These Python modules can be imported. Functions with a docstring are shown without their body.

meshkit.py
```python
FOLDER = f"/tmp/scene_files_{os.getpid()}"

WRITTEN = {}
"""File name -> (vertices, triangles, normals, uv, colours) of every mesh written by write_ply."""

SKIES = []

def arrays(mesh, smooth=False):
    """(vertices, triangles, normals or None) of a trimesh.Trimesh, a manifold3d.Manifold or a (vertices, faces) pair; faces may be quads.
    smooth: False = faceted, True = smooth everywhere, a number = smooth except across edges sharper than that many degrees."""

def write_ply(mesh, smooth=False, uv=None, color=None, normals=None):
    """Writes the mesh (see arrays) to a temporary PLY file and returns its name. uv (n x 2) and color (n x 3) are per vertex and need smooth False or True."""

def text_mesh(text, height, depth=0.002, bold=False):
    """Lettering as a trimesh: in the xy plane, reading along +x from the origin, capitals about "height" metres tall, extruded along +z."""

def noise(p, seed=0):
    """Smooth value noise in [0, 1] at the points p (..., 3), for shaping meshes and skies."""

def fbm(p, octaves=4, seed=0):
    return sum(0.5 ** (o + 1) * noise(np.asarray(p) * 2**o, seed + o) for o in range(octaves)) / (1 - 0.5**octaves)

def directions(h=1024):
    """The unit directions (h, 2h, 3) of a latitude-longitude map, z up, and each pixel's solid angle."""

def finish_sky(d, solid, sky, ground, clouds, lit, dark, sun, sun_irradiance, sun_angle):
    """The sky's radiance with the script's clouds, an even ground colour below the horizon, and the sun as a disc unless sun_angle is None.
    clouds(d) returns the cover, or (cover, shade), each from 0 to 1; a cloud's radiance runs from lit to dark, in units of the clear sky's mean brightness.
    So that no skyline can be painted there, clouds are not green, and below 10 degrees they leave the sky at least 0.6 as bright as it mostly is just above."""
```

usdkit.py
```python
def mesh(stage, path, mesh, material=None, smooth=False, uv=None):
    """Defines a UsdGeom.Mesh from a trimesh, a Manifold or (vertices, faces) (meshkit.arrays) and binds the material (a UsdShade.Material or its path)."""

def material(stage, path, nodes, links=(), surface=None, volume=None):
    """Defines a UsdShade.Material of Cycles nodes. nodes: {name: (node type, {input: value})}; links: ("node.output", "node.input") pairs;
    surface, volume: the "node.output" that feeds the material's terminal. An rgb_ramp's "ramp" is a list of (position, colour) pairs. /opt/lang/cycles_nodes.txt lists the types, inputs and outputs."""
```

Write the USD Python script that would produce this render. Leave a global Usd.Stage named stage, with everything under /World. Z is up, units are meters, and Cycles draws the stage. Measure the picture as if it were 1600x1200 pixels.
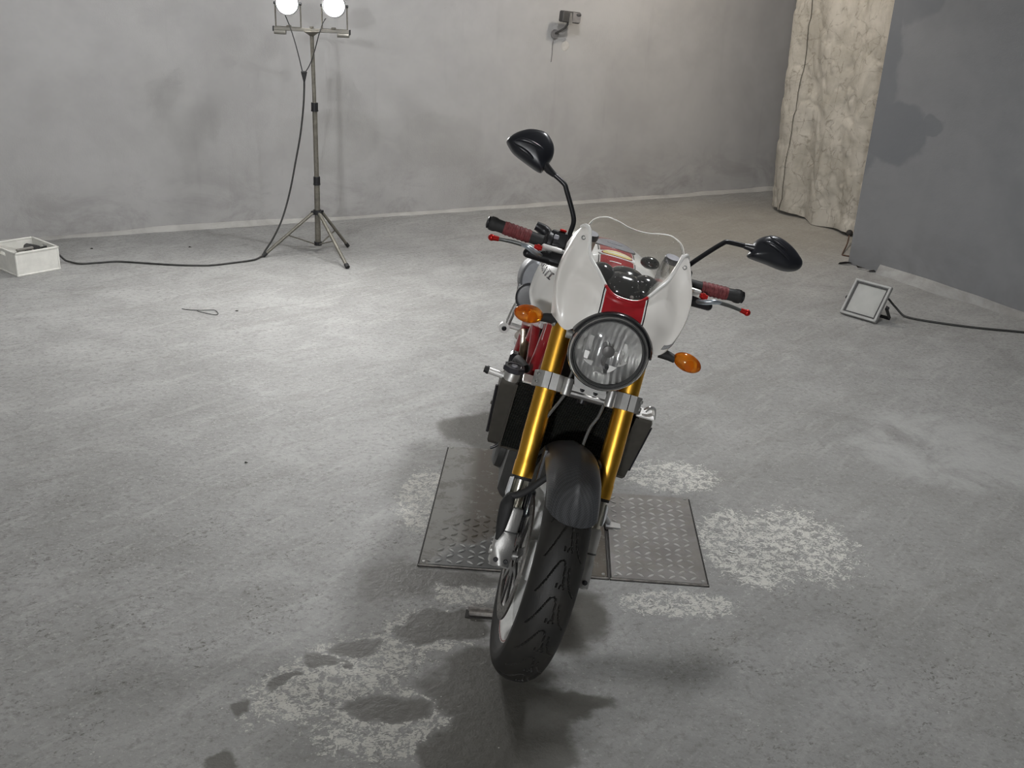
import math, random, colorsys
import numpy as np, trimesh, manifold3d as m3, usdkit, meshkit
from scipy.interpolate import CubicSpline, PchipInterpolator
from shapely.geometry import Polygon, Point, box as sbox
from pxr import Usd, UsdGeom, UsdLux, UsdShade, Gf, Sdf, Vt

rng = np.random.default_rng(7)
stage = Usd.Stage.CreateInMemory()
UsdGeom.Xform.Define(stage, '/World'); UsdGeom.Scope.Define(stage, '/World/Looks')

# ------------------------------------------------------------------ camera, light levels, exposure
CAM_H, PITCH, ROLL, FPX = 1.6875, 0.3818, 0.0547, 1600.7
_f = np.array([0, math.cos(PITCH), -math.sin(PITCH)]); _r0 = np.array([1., 0, 0]); _u0 = np.cross(_r0, _f)
_r = math.cos(ROLL) * _r0 + math.sin(ROLL) * _u0; _u = -math.sin(ROLL) * _r0 + math.cos(ROLL) * _u0
cam = UsdGeom.Camera.Define(stage, '/World/camera')
cam.AddTransformOp().Set(Gf.Matrix4d(*_r, 0, *_u, 0, *(-_f), 0, 0, 0, CAM_H, 1))
cam.CreateHorizontalApertureAttr(36.0); cam.CreateFocalLengthAttr(36.0 * FPX / 1600)
cam.CreateClippingRangeAttr((0.05, 100.0))
cam.CreateExposureAttr(0.3)

WORK_LED = 600.0            # radiance of the two lit work lamps
CEIL_LED = 235.0             # radiance of the ceiling flood above the motorcycle
WALL_FILL = 165.0             # of the two fill floods added to brighten the back wall
REAR_FILL = 690.0             # of the unseen one behind the photographer, there for frontal fill
WARM_LED = 150.0             # the warmer one tilted at the curtain
AMBIENT = 0.08               # weak fill dome, added; the closed room keeps nearly all of it out
dome = UsdLux.DomeLight.Define(stage, '/World/ambient_light'); dome.CreateIntensityAttr(AMBIENT); dome.CreateColorAttr((1.0, 0.98, 0.95))

# ------------------------------------------------------------------ node graph helper and materials
class Ref:
    def __init__(s, t): s.t = t
class NG:
    def __init__(s): s.nodes, s.links = {}, []
    def n(s, kind, **kw):
        name = f'n{len(s.nodes)}'; vals = {}
        for k, v in kw.items():
            if isinstance(v, Ref): s.links.append((v.t, f'{name}.{k}'))
            else: vals[k] = v
        s.nodes[name] = (kind, vals)
        return lambda out: Ref(f'{name}.{out}')
    def m(s, op, a, b=0.5, c=0.0, clamp=False): return s.n('math', math_type=op, value1=a, value2=b, value3=c, use_clamp=clamp)('value')
    def noise(s, vec, scale, detail=4, rough=0.55, dist=0.0): return s.n('noise_texture', vector=vec, scale=scale, detail=detail, roughness=rough, distortion=dist)('fac')
    def ramp(s, fac, *stops): return s.n('rgb_ramp', fac=fac, ramp=[(p, (c, c, c) if np.ndim(c) == 0 else c) for p, c in stops])('color')
    def step(s, v, a, b): return s.n('map_range', range_type='smoothstep', value=v, from_min=a, from_max=b, to_min=0.0, to_max=1.0)('result')
    def mix(s, fac, a, b, kind='mix'): return s.n('mix_color', blend_type=kind, fac=fac, a=a, b=b)('result')
    def pos(s): return s.n('geometry')('position')
    def obj(s): return s.n('texture_coordinate')('object')
    def scale(s, vec, sx, sy, sz, rot=0.0):
        if rot: vec = s.n('vector_rotate', rotate_type='z_axis', vector=vec, angle=-rot)('vector')
        return s.n('vector_math', math_type='multiply', vector1=vec, vector2=(sx, sy, sz))('vector')
    def blob(s, p, c, rx, ry, rot=0.0, inner=0.55, dim=2):
        q = s.n('vector_math', math_type='subtract', vector1=p, vector2=tuple(c) + (0,) * (3 - len(c)))('vector')
        q = s.scale(q, 1 / rx, 1 / ry, 0 if dim == 2 else 1 / dim, rot)
        l = s.n('vector_math', math_type='length', vector1=q)('value')
        return s.n('map_range', range_type='smoothstep', value=l, from_min=inner, from_max=1.0, to_min=1.0, to_max=0.0)('result')
    def maxm(s, *v):
        o = v[0]
        for x in v[1:]: o = s.m('maximum', o, x)
        return o
    def make(s, name, surface, volume=None):
        return usdkit.material(stage, '/World/Looks/' + name, s.nodes, s.links, surface=surface.t)

MATS = {}
def pbr(name, col, rough=0.5, metal=0.0, bump=None, grain=None, **kw):
    """A plain look: a colour with a little grain of its own and, with bump=(scale, strength), fine relief."""
    g = NG(); p = g.obj(); args = dict(roughness=rough, metallic=metal, **kw)
    amt, sc = grain or (0.08, 30.0)
    nz = g.noise(p, sc, 5, 0.6)
    lo = tuple(c * (1 - amt) for c in col); hi = tuple(min(1, c * (1 + amt)) for c in col)
    args['base_color'] = g.mix(g.step(nz, 0.3, 0.7), lo, hi)
    if bump: args['normal'] = g.n('bump', height=g.noise(p, bump[0], 4), strength=bump[1], distance=0.002)('normal')
    MATS[name] = g.make(name, g.n('principled_bsdf', **args)('BSDF')); return MATS[name]

pbr('white_paint', (.80, .79, .76), .22, coat_weight=.6, grain=(.02, 6))
pbr('pearl_white', (.82, .79, .745), .38, coat_weight=.3, coat_roughness=.15, grain=(.02, 6))
pbr('red_paint', (.34, .012, .018), .2, coat_weight=.6)
pbr('black_line', (.02, .015, .015), .3)
pbr('frame_red', (.27, .018, .022), .28, coat_weight=.5)
pbr('black_plastic', (.012, .012, .014), .36)
pbr('mirror_black', (.010, .011, .015), .33)
pbr('gauge_black', (.010, .011, .013), .16, coat_weight=.5)
pbr('black_rubber', (.018, .018, .018), .7, bump=(220, .3))
pbr('black_metal', (.022, .022, .024), .32, metal=.5)
pbr('gold_anodised', (.74, .40, .055), .36, metal=1.0, grain=(.03, 40))
pbr('chrome', (.82, .81, .79), .24, metal=.9)
pbr('bright_silver', (.78, .77, .75), .36, metal=.45)
pbr('steel_tube', (.62, .60, .52), .18, metal=1.0)
pbr('machined_aluminium', (.50, .495, .48), .38, metal=.85, bump=(300, .15))
pbr('cast_aluminium', (.46, .455, .44), .45, metal=.7, bump=(250, .3))
pbr('silver_paint', (.55, .56, .57), .3, metal=.6)
pbr('muffler_grey', (.135, .14, .15), .45, metal=.2)
pbr('lever_silver', (.50, .56, .62), .25, metal=.9)
pbr('lever_grey', (.12, .125, .12), .4, metal=.5)
pbr('red_anodised', (.45, .015, .012), .3, metal=.6)
pbr('grip_red', (.155, .028, .03), .65, bump=(400, .4), grain=(.25, 120))
pbr('radiator_tank', (.105, .098, .085), .34, metal=.7)
pbr('radiator_fin', (.022, .023, .02), .5, metal=.5)
pbr('bronze_pipe', (.20, .155, .105), .33, metal=.9, grain=(.2, 20))
pbr('engine_grey', (.07, .07, .068), .45, metal=.6, bump=(120, .4))
pbr('wheel_white', (.72, .72, .70), .35, grain=(.10, 25))
pbr('disc_steel', (.20, .19, .175), .38, metal=.9)
pbr('disc_carrier', (.035, .033, .032), .4, metal=.4)
pbr('seat_vinyl', (.02, .02, .021), .55, bump=(300, .4))
pbr('yellow_bulb', (.95, .55, .03), .25)
pbr('cap_plastic', (.022, .022, .028), .42)
pbr('fluid_plastic', (.48, .46, .38), .4)
pbr('cap_grey', (.30, .30, .33), .4, metal=.2)
pbr('fuel_cap_grey', (.33, .34, .38), .35, metal=.6)
pbr('decal_yellow', (.70, .62, .22), .4)
pbr('decal_grey', (.23, .23, .23), .5)
pbr('bulb_shield', (.15, .145, .14), .35, metal=.6)
pbr('stand_paint', (.155, .145, .12), .45, metal=.3, grain=(.2, 40))
pbr('stand_bar', (.21, .20, .175), .5, metal=.2)
pbr('cable_black', (.03, .03, .028), .55)
pbr('crate_white', (.74, .73, .68), .45, grain=(.06, 20), subsurface_weight=.0)
pbr('tool_grey', (.22, .21, .19), .5)
pbr('lamp_housing', (.30, .30, .29), .45, metal=.3)
pbr('gasket_dark', (.06, .06, .06), .6)
pbr('diffuser_off', (.52, .52, .49), .55, grain=(.04, 15))
pbr('sensor_dark', (.055, .053, .05), .5)
pbr('sensor_grey', (.20, .19, .185), .5)
pbr('galvanised', (.33, .33, .315), .5, metal=.5, grain=(.2, 60))
pbr('rusty_wire', (.085, .05, .035), .8)
pbr('debris_dark', (.03, .027, .025), .8)
pbr('plaster_white', (.45, .435, .41), .9)
pbr('hose_grey', (.10, .10, .095), .5)
pbr('number_white', (.72, .72, .70), .5)
pbr('dirty_steel', (.30, .28, .26), .55, metal=.6, grain=(.35, 40))

def glass(name, tint, refl=1.0, haze=0.0, specks=False):
    g = NG(); fr = g.n('fresnel', IOR=1.5)('fac')
    t = g.n('transparent_bsdf', color=tint)('BSDF'); gl = g.n('glossy_bsdf', color=(1, 1, 1), roughness=.04)('BSDF')
    o = g.n('mix_closure', fac=g.m('multiply', fr, refl, clamp=True), closure1=t, closure2=gl)('closure')
    if haze or specks:
        f = haze
        if specks:
            p = g.obj()
            v = g.n('voronoi_texture', vector=p, scale=95.0, randomness=1.0)
            near = g.m('less_than', v('distance'), 0.16)
            keep = g.m('greater_than', g.noise(g.scale(p, 1, 1, 1), 40.0, 2), 0.56)
            f = g.m('add', g.m('multiply', g.m('multiply', near, keep), .26), haze, clamp=True)
        o = g.n('mix_closure', fac=f, closure1=o, closure2=g.n('diffuse_bsdf', color=(.75, .74, .70))('BSDF'))('closure')
    MATS[name] = g.make(name, o)
glass('screen_clear', (.975, .975, .97), .7, .018, True)
glass('lens_clear', (.96, .96, .96), 1.2)
glass('mirror_film', (.9, .9, .9), 1.0)
g = NG(); MATS['mirror_glass'] = g.make('mirror_glass', g.n('principled_bsdf', base_color=(.85, .86, .88), metallic=1.0, roughness=.03)('BSDF'))
g = NG(); MATS['screen_edge'] = g.make('screen_edge', g.n('principled_bsdf', base_color=(.92, .91, .87), roughness=.35)('BSDF'))  # white stands for light caught along the clear screen edge
g = NG(); MATS['amber_lens'] = g.make('amber_lens', g.n('mix_closure', fac=.30,
    closure1=g.n('principled_bsdf', base_color=(1.0, .42, .03), roughness=.06, transmission_weight=1.0, ior=1.35)('BSDF'),
    closure2=g.n('principled_bsdf', base_color=(.72, .155, .008), roughness=.12, coat_weight=.5)('BSDF'))('closure'))
# headlamp reflector: fluted bright metal
g = NG(); p = g.obj(); w = g.n('wave_texture', wave_type='bands', bands_direction='y', vector=p, scale=22.0, distortion=2.0, detail=2.0, detail_scale=2.0)('fac')
MATS['reflector'] = g.make('reflector', g.n('principled_bsdf', base_color=(.92, .92, .91), metallic=.85, roughness=.24, normal=g.n('bump', height=w, strength=.42, distance=.004)('normal'))('BSDF'))
# carbon twill
g = NG(); p = g.obj(); q = g.n('vector_rotate', rotate_type='x_axis', vector=p, angle=.78)('vector')
ck = g.n('checker_texture', vector=q, scale=300.0, color1=(.017, .018, .02), color2=(.052, .054, .058))('color')
MATS['carbon'] = g.make('carbon', g.n('principled_bsdf', base_color=ck, roughness=.42, specular_ior_level=.6, coat_weight=.35, coat_roughness=.22)('BSDF'))
# tyre rubber with a dusty bloom
g = NG(); p = g.obj(); nz = g.noise(p, 14, 5)
MATS['tyre_rubber'] = g.make('tyre_rubber', g.n('principled_bsdf', base_color=g.mix(g.step(nz, .35, .75), (.010, .0097, .009), (.021, .019, .016)), roughness=.6,
    normal=g.n('bump', height=g.noise(p, 350, 3), strength=.25, distance=.001)('normal'))('BSDF'))

def emit(name, col, strength):
    g = NG(); MATS[name] = g.make(name, g.n('emission', color=col, strength=strength)('emission'))
emit('work_led', (1.0, .99, .97), WORK_LED); emit('ceiling_led', (.97, .985, 1.0), CEIL_LED); emit('wall_fill_led', (.98, .985, 1.0), WALL_FILL); emit('rear_fill_led', (.97, .985, 1.0), REAR_FILL); emit('warm_led', (1.0, .90, .78), WARM_LED)

# ------------------------------------------------------------------ concrete floor, walls, plates, curtain
def floor_material():
    g = NG(); p = g.pos()
    big = g.noise(p, .55, 5, .6); mid = g.noise(p, 3.4, 6, .68, .6); fine = g.noise(p, 42, 5, .75)
    streak = g.noise(g.scale(p, 1.0, 7.0, 1.0, .62), 1.3, 5, .7, .3)      # trowel and tyre streaks running up to the right
    streak2 = g.noise(g.scale(p, 1.2, 9.0, 1.0, .95), 2.6, 5, .72, .2)
    col = g.ramp(g.m('add', g.m('multiply', big, .4), g.m('multiply', mid, .6)), (.30, (.232, .230, .222)), (.5, (.312, .311, .303)), (.70, (.412, .411, .402)))
    col = g.mix(g.m('multiply', g.step(streak, .50, .68), .34), col, (.20, .195, .178))
    col = g.mix(g.m('multiply', g.step(streak2, .52, .66), .30), col, (.47, .465, .45))
    col = g.mix(g.m('multiply', g.step(fine, .48, .68), .55), col, (.150, .147, .135))
    col = g.mix(g.m('multiply', g.step(g.noise(p, 70, 4, .75), .54, .66), .45), col, (.50, .49, .47))
    # rough, gouged ground: dark crumbs all over, thickest on the near left
    near = g.maxm(g.blob(p, (-.9, 2.4), 2.2, 1.5, .3, .2), g.blob(p, (1.2, 2.3), 1.6, 1.3, 0, .2), .35)
    crumbs = g.m('multiply', g.step(g.noise(g.scale(p, 1, 1.3, 1, .5), 55, 4, .8, .3), .54, .63), g.step(g.noise(p, 5.5, 5, .7), .44, .62))
    col = g.mix(g.m('multiply', g.m('multiply', crumbs, near), .85), col, (.095, .09, .078))
    gouge = g.step(g.noise(g.scale(p, 1, 2.4, 1, .55), 30, 5, .82), .645, .69)
    col = g.mix(g.m('multiply', gouge, .4), col, (.09, .085, .075))
    falloff_dim = g.maxm(g.blob(p, (1.5, 2.9), 1.9, 2.2, 0, .2), g.blob(p, (.6, 1.7), 1.5, .9, 0, .3), g.m('multiply', g.blob(p, (-.6, 1.6), 1.2, .6, 0, .25), .8))  # light fall-off painted in: floor darker to the right and near side
    col = g.mix(g.m('multiply', falloff_dim, .26), col, (.16, .155, .143))
    far = g.blob(p, (1.6, 7.6), 2.3, 1.3, .5, .3)  # warm light from the passage, put into the floor colour
    col = g.mix(g.m('multiply', far, .4), col, (.27, .24, .185))
    pool = g.m('multiply', g.blob(p, (1.75, 3.75), .45, .42, .2, .75), .6)
    col = g.mix(g.m('multiply', pool, g.step(mid, .35, .6)), col, (.40, .40, .39))
    # dark blotches around the front wheel, slightly smoother than the rest
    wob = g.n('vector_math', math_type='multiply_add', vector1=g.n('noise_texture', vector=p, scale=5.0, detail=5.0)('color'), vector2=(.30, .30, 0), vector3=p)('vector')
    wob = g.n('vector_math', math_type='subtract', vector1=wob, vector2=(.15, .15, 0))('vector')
    dark_blotch = g.maxm(g.blob(wob, (-.06, 3.72), .22, .26, 0, .7), g.blob(wob, (-.15, 2.40), .13, .085, .2, .75), g.blob(wob, (-.03, 2.16), .19, .15, .3, .7),
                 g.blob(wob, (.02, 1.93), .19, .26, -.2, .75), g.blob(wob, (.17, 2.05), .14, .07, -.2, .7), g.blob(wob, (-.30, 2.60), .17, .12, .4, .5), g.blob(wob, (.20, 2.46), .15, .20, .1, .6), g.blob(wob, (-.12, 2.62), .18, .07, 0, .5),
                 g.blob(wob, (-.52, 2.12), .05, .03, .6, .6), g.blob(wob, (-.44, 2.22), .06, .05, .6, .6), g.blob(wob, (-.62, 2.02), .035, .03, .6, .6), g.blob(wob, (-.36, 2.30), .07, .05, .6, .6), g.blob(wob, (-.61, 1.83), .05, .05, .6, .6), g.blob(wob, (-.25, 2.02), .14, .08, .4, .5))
    col = g.mix(g.m('multiply', dark_blotch, .84), col, (.068, .064, .052))
    # pale flaking lime around the hatch and in a band below it
    flake_n = g.m('add', g.m('multiply', g.noise(p, 34, 6, .80, .6), .62), g.m('multiply', g.noise(g.scale(p, 1, 1.5, 1, .5), 120, 4, .75), .38))
    zone = g.maxm(g.blob(p, (.78, 2.90), .30, .50, .1, 0.), g.blob(p, (.60, 3.38), .36, .26, 0, 0.), g.blob(p, (.52, 2.55), .36, .14, .05, 0.), g.m('multiply', g.blob(p, (.98, 2.95), .38, .55, 0, 0.), .82),
                  g.blob(p, (-.40, 2.15), .52, .26, .72, 0.), g.blob(p, (-.19, 2.36), .26, .20, .2, 0.), g.blob(p, (-.12, 2.56), .24, .15, 0, 0.), g.m('multiply', g.blob(p, (-.2, 1.98), .50, .28, .2, 0.), .92), g.m('multiply', g.blob(p, (-.28, 3.1), .20, .5, 0, 0.), .9))
    zone = g.m('multiply', zone, g.m('subtract', 1.0, g.m('multiply', dark_blotch, .75)))
    thr = g.m('subtract', .72, g.n('map_range', range_type='linear', value=zone, from_min=.0, from_max=.62, to_min=0.0, to_max=.225, clamp=True)('result'))
    flake = g.m('multiply', g.step(g.m('subtract', flake_n, thr), 0.0, .014), g.step(zone, .02, .2))
    lime = g.mix(fine, (.46, .45, .41), (.74, .73, .68))
    col = g.mix(g.m('multiply', flake, .85), col, lime)
    grit = g.n('voronoi_texture', vector=p, scale=52.0)('distance')
    specks = g.m('multiply', g.m('less_than', grit, .12), g.step(g.noise(p, 9, 3), .55, .64))
    col = g.mix(g.m('multiply', specks, .55), col, (.58, .57, .53))
    rough = g.m('subtract', .62, g.m('multiply', dark_blotch, .12))
    h = g.m('add', g.m('multiply', g.noise(p, 42, 3, .7), .7), g.m('multiply', g.noise(p, 9, 3, .65), .7))
    return g.make('floor_concrete', g.n('principled_bsdf', base_color=col, roughness=rough, specular_ior_level=.35, normal=g.n('bump', height=h, strength=.5, distance=.006)('normal'))('BSDF'))

def wall_material(name, lo, hi, blobs=(), dark=None, base_dirt=(.17, .16, .15), scuff=.6):
    g = NG(); p = g.pos()
    n1 = g.noise(p, 1.1, 6, .62, .4); n2 = g.noise(p, 6, 5, .6); fine = g.noise(p, 90, 4, .6)
    col = g.mix(g.step(g.m('add', g.m('multiply', n1, .7), g.m('multiply', n2, .3)), .34, .66), lo, hi)
    z = g.n('separate_xyz', vector=p)('z')
    low = g.m('multiply', g.n('map_range', range_type='smoothstep', value=z, from_min=.0, from_max=.55, to_min=1.0, to_max=0.0)('result'), g.step(g.noise(g.scale(p, 1, 1, 1.6), 2.2, 6, .7, .5), .42, .66))
    col = g.mix(g.m('multiply', low, scuff), col, base_dirt)
    runs = g.step(g.noise(g.scale(p, 5, 5, .35), 1.6, 4, .6), .58, .72)
    col = g.mix(g.m('multiply', runs, .07), col, base_dirt)
    marks = g.step(g.noise(g.scale(p, 1, 1, 2.2), 4.5, 7, .8, .8), .66, .73)
    col = g.mix(g.m('multiply', marks, .2), col, base_dirt)
    if blobs:
        w = g.n('vector_math', math_type='multiply_add', vector1=g.n('noise_texture', vector=p, scale=5.0, detail=3.0)('color'), vector2=(.16, .16, .16), vector3=p)('vector')
        w = g.n('vector_math', math_type='subtract', vector1=w, vector2=(.08, .08, .08))('vector')
        col = g.mix(g.maxm(*[g.m('multiply', g.blob(w, c, rx, ry, 0, .84, rz), amt) for c, rx, ry, rz, amt in blobs]), col, dark)
    h = g.m('add', g.m('multiply', fine, .35), g.m('multiply', n2, .8))
    return g.make(name, g.n('principled_bsdf', base_color=col, roughness=.8, specular_ior_level=.25, normal=g.n('bump', height=h, strength=.35, distance=.006)('normal'))('BSDF'))
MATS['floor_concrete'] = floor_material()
MATS['wall_paint'] = wall_material('wall_paint', (.362, .355, .347), (.425, .418, .410),
    [((-1.35, 7.12, .55), .42, .42, .23, .20), ((-.62, 7.55, .52), .38, .38, .22, .16)], (.28, .275, .255), scuff=.42)
MATS['wall_grey'] = wall_material('wall_grey', (.175, .180, .187), (.208, .211, .217),
    [((2.164, 6.722, 1.20), .19, .19, .72, .5), ((2.289, 6.541, .88), .25, .25, .21, .55), ((2.425, 6.344, .95), .11, .11, .075, .5), ((2.277, 6.558, 1.76), .25, .25, .24, .45)], (.112, .121, .134), (.13, .13, .13), .35)
MATS['wall_plain'] = wall_material('wall_plain', (.33, .325, .31), (.39, .38, .365))
MATS['ceiling_paint'] = wall_material('ceiling_paint', (.42, .41, .39), (.47, .46, .44))
MATS['fillet'] = wall_material('fillet', (.38, .37, .35), (.50, .49, .465), base_dirt=(.30, .29, .27))
MATS['fillet_grey'] = wall_material('fillet_grey', (.27, .27, .265), (.37, .37, .36))
MATS['end_warm'] = wall_material('end_warm', (.50, .45, .39), (.56, .51, .45))

def plate_material(name, dirty, lug):
    g = NG(); p = g.pos(); n1 = g.noise(p, 7, 6, .65, .4); fine = g.noise(p, 60, 4, .65)
    col = g.mix(g.step(n1, .35, .65), ((.44, .43, .415) if lug else (.195, .185, .178)), ((.56, .55, .53) if lug else (.26, .25, .242)))
    met, ro = (.15 if lug else .3), (.34 if lug else .45)
    if dirty:      # dried mud over most of it, bare steel left towards the near inner corner
        bare = g.step(g.m('add', g.blob(p, (-.05, 2.70), .27, .24, .5, .1), g.m('multiply', g.m('subtract', n1, .5), .9)), .25, .55)
        mud = g.mix(g.step(g.n('separate_xyz', vector=g.n('vector_math', math_type='add', vector1=p, vector2=(0, 0, 0))('vector'))('x'), -.17, -.09), (.285, .28, .262), (.098, .082, .064))
        mud = g.mix(g.m('multiply', g.step(g.noise(p, 16, 6, .75, .5), .46, .62), .6), mud, (.115, .106, .09)); mud = g.mix(g.m('multiply', g.step(g.noise(p, 30, 6, .78), .56, .64), .5), mud, (.36, .355, .33))
        col = g.mix(bare, mud, (.42, .42, .41) if lug else (.10, .102, .10)); met = g.m('multiply', bare, .15 if lug else .4); ro = g.m('subtract', .75, g.m('multiply', bare, .4))
    else:
        edge = g.m('multiply', g.step(g.noise(p, 14, 6, .7), .45, .62), .5)
        col = g.mix(edge, col, (.20, .19, .165))
    col = g.mix(g.m('multiply', g.step(fine, .55, .75), .3), col, (.12, .115, .105))
    return g.make(name, g.n('principled_bsdf', base_color=col, metallic=met, roughness=ro, normal=g.n('bump', height=fine, strength=.25, distance=.002)('normal'))('BSDF'))
for nm_, d_, l_ in (('plate_steel', 0, 0), ('plate_muddy', 1, 0), ('lug_steel', 0, 1), ('lug_muddy', 1, 1)): MATS[nm_] = plate_material(nm_, d_, l_)

def curtain_material():
    g = NG(); p = g.obj()
    n1 = g.noise(p, 3.5, 6, .65, .5); n2 = g.noise(p, 16, 6, .7, .6)
    col = g.mix(g.step(n1, .35, .65), (.40, .375, .325), (.53, .50, .445))
    # creased dirt: thin dark edges between crumpled cells, upright and level
    w = g.n('vector_math', math_type='multiply_add', vector1=g.n('noise_texture', vector=p, scale=7.0, detail=5.0)('color'), vector2=(.12, .12, .12), vector3=p)('vector')
    e1 = g.n('voronoi_texture', feature='distance_to_edge', vector=g.scale(w, 1, 1, .45), scale=7.5)('distance')
    e2 = g.n('voronoi_texture', feature='distance_to_edge', vector=g.scale(w, .55, .55, 1.0), scale=6.0)('distance')
    crease = g.m('multiply', g.m('maximum', g.step(e1, .035, .0), g.m('multiply', g.step(e2, .03, .0), .8)), g.step(n2, .40, .62))
    col = g.mix(g.m('multiply', crease, .58), col, (.18, .16, .13))
    col = g.mix(g.m('multiply', g.step(n2, .55, .72), .38), col, (.24, .215, .175))
    t = g.n('translucent_bsdf', color=col)('BSDF'); d = g.n('principled_bsdf', base_color=col, roughness=.85, specular_ior_level=.2)('BSDF')
    return g.make('curtain_cloth', g.n('mix_closure', fac=.2, closure1=d, closure2=t)('closure'))
MATS['curtain_cloth'] = curtain_material()

# ------------------------------------------------------------------ mesh helpers
PATHS = {}
def numbered(parent, name):
    k = parent + '/' + name; c = PATHS.get(k, 0); PATHS[k] = c + 1
    return k if c == 0 else f'{k}_{c:03d}'
def thing(name, label, cat, loc=(0, 0, 0), rotz=0.0, group=None, matrix=None):
    x = UsdGeom.Xform.Define(stage, numbered('/World', name))
    if matrix is not None: x.AddTransformOp().Set(matrix)
    else:
        x.AddTranslateOp().Set(Gf.Vec3d(*map(float, loc)))
        if rotz: x.AddRotateZOp().Set(float(np.degrees(rotz)))
    tag(x, label, cat, group); return x
def tag(x, label=None, cat=None, group=None, kind=None):
    o = x.GetPrim()
    for k, v in (('label', label), ('category', cat), ('group', group), ('kind', kind)):
        if v: o.SetCustomDataByKey(k, v)
    return x
def part(name, mesh, mat, parent=None, smooth=35, label=None, kind=None):
    path = numbered('/World' if parent is None else str(parent.GetPath()), name)
    o = usdkit.mesh(stage, path, mesh, MATS[mat], smooth=smooth)
    if label or kind: tag(o, label, kind=kind)
    return o
def struct(name, mesh, mat, smooth=False):
    o = part(name, mesh, mat, None, smooth); tag(o, kind='structure'); return o
cat = lambda *ms: trimesh.util.concatenate([m for m in ms if m is not None])
def T(mesh, x=0, y=0, z=0): m = mesh.copy(); m.apply_translation((x, y, z)); return m
def R(mesh, axis, deg, at=(0, 0, 0)):
    m = mesh.copy(); m.apply_transform(trimesh.transformations.rotation_matrix(math.radians(deg), axis, at)); return m
def man(mesh): return m3.Manifold(m3.Mesh(np.asarray(mesh.vertices, np.float32), np.asarray(mesh.faces, np.uint32)))
def unman(m): q = m.to_mesh(); return trimesh.Trimesh(q.vert_properties[:, :3], q.tri_verts, process=False)
def hull(pts): return unman(m3.Manifold.hull_points(np.asarray(pts, float)))
def rbox(x0, x1, y0, y1, z0, z1, r=.003, seg=0):
    """A box with chamfered edges (24 corner points)."""
    P = []
    for x, sx in ((x0, 1), (x1, -1)):
        for y, sy in ((y0, 1), (y1, -1)):
            for z, sz in ((z0, 1), (z1, -1)):
                P += [(x, y + sy * r, z + sz * r), (x + sx * r, y, z + sz * r), (x + sx * r, y + sy * r, z)]
                if seg: k = r * .42; P += [(x + sx * k, y + sy * k, z + sz * r), (x + sx * r, y + sy * k, z + sz * k), (x + sx * k, y + sy * r, z + sz * k)]
    return hull(P)
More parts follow.
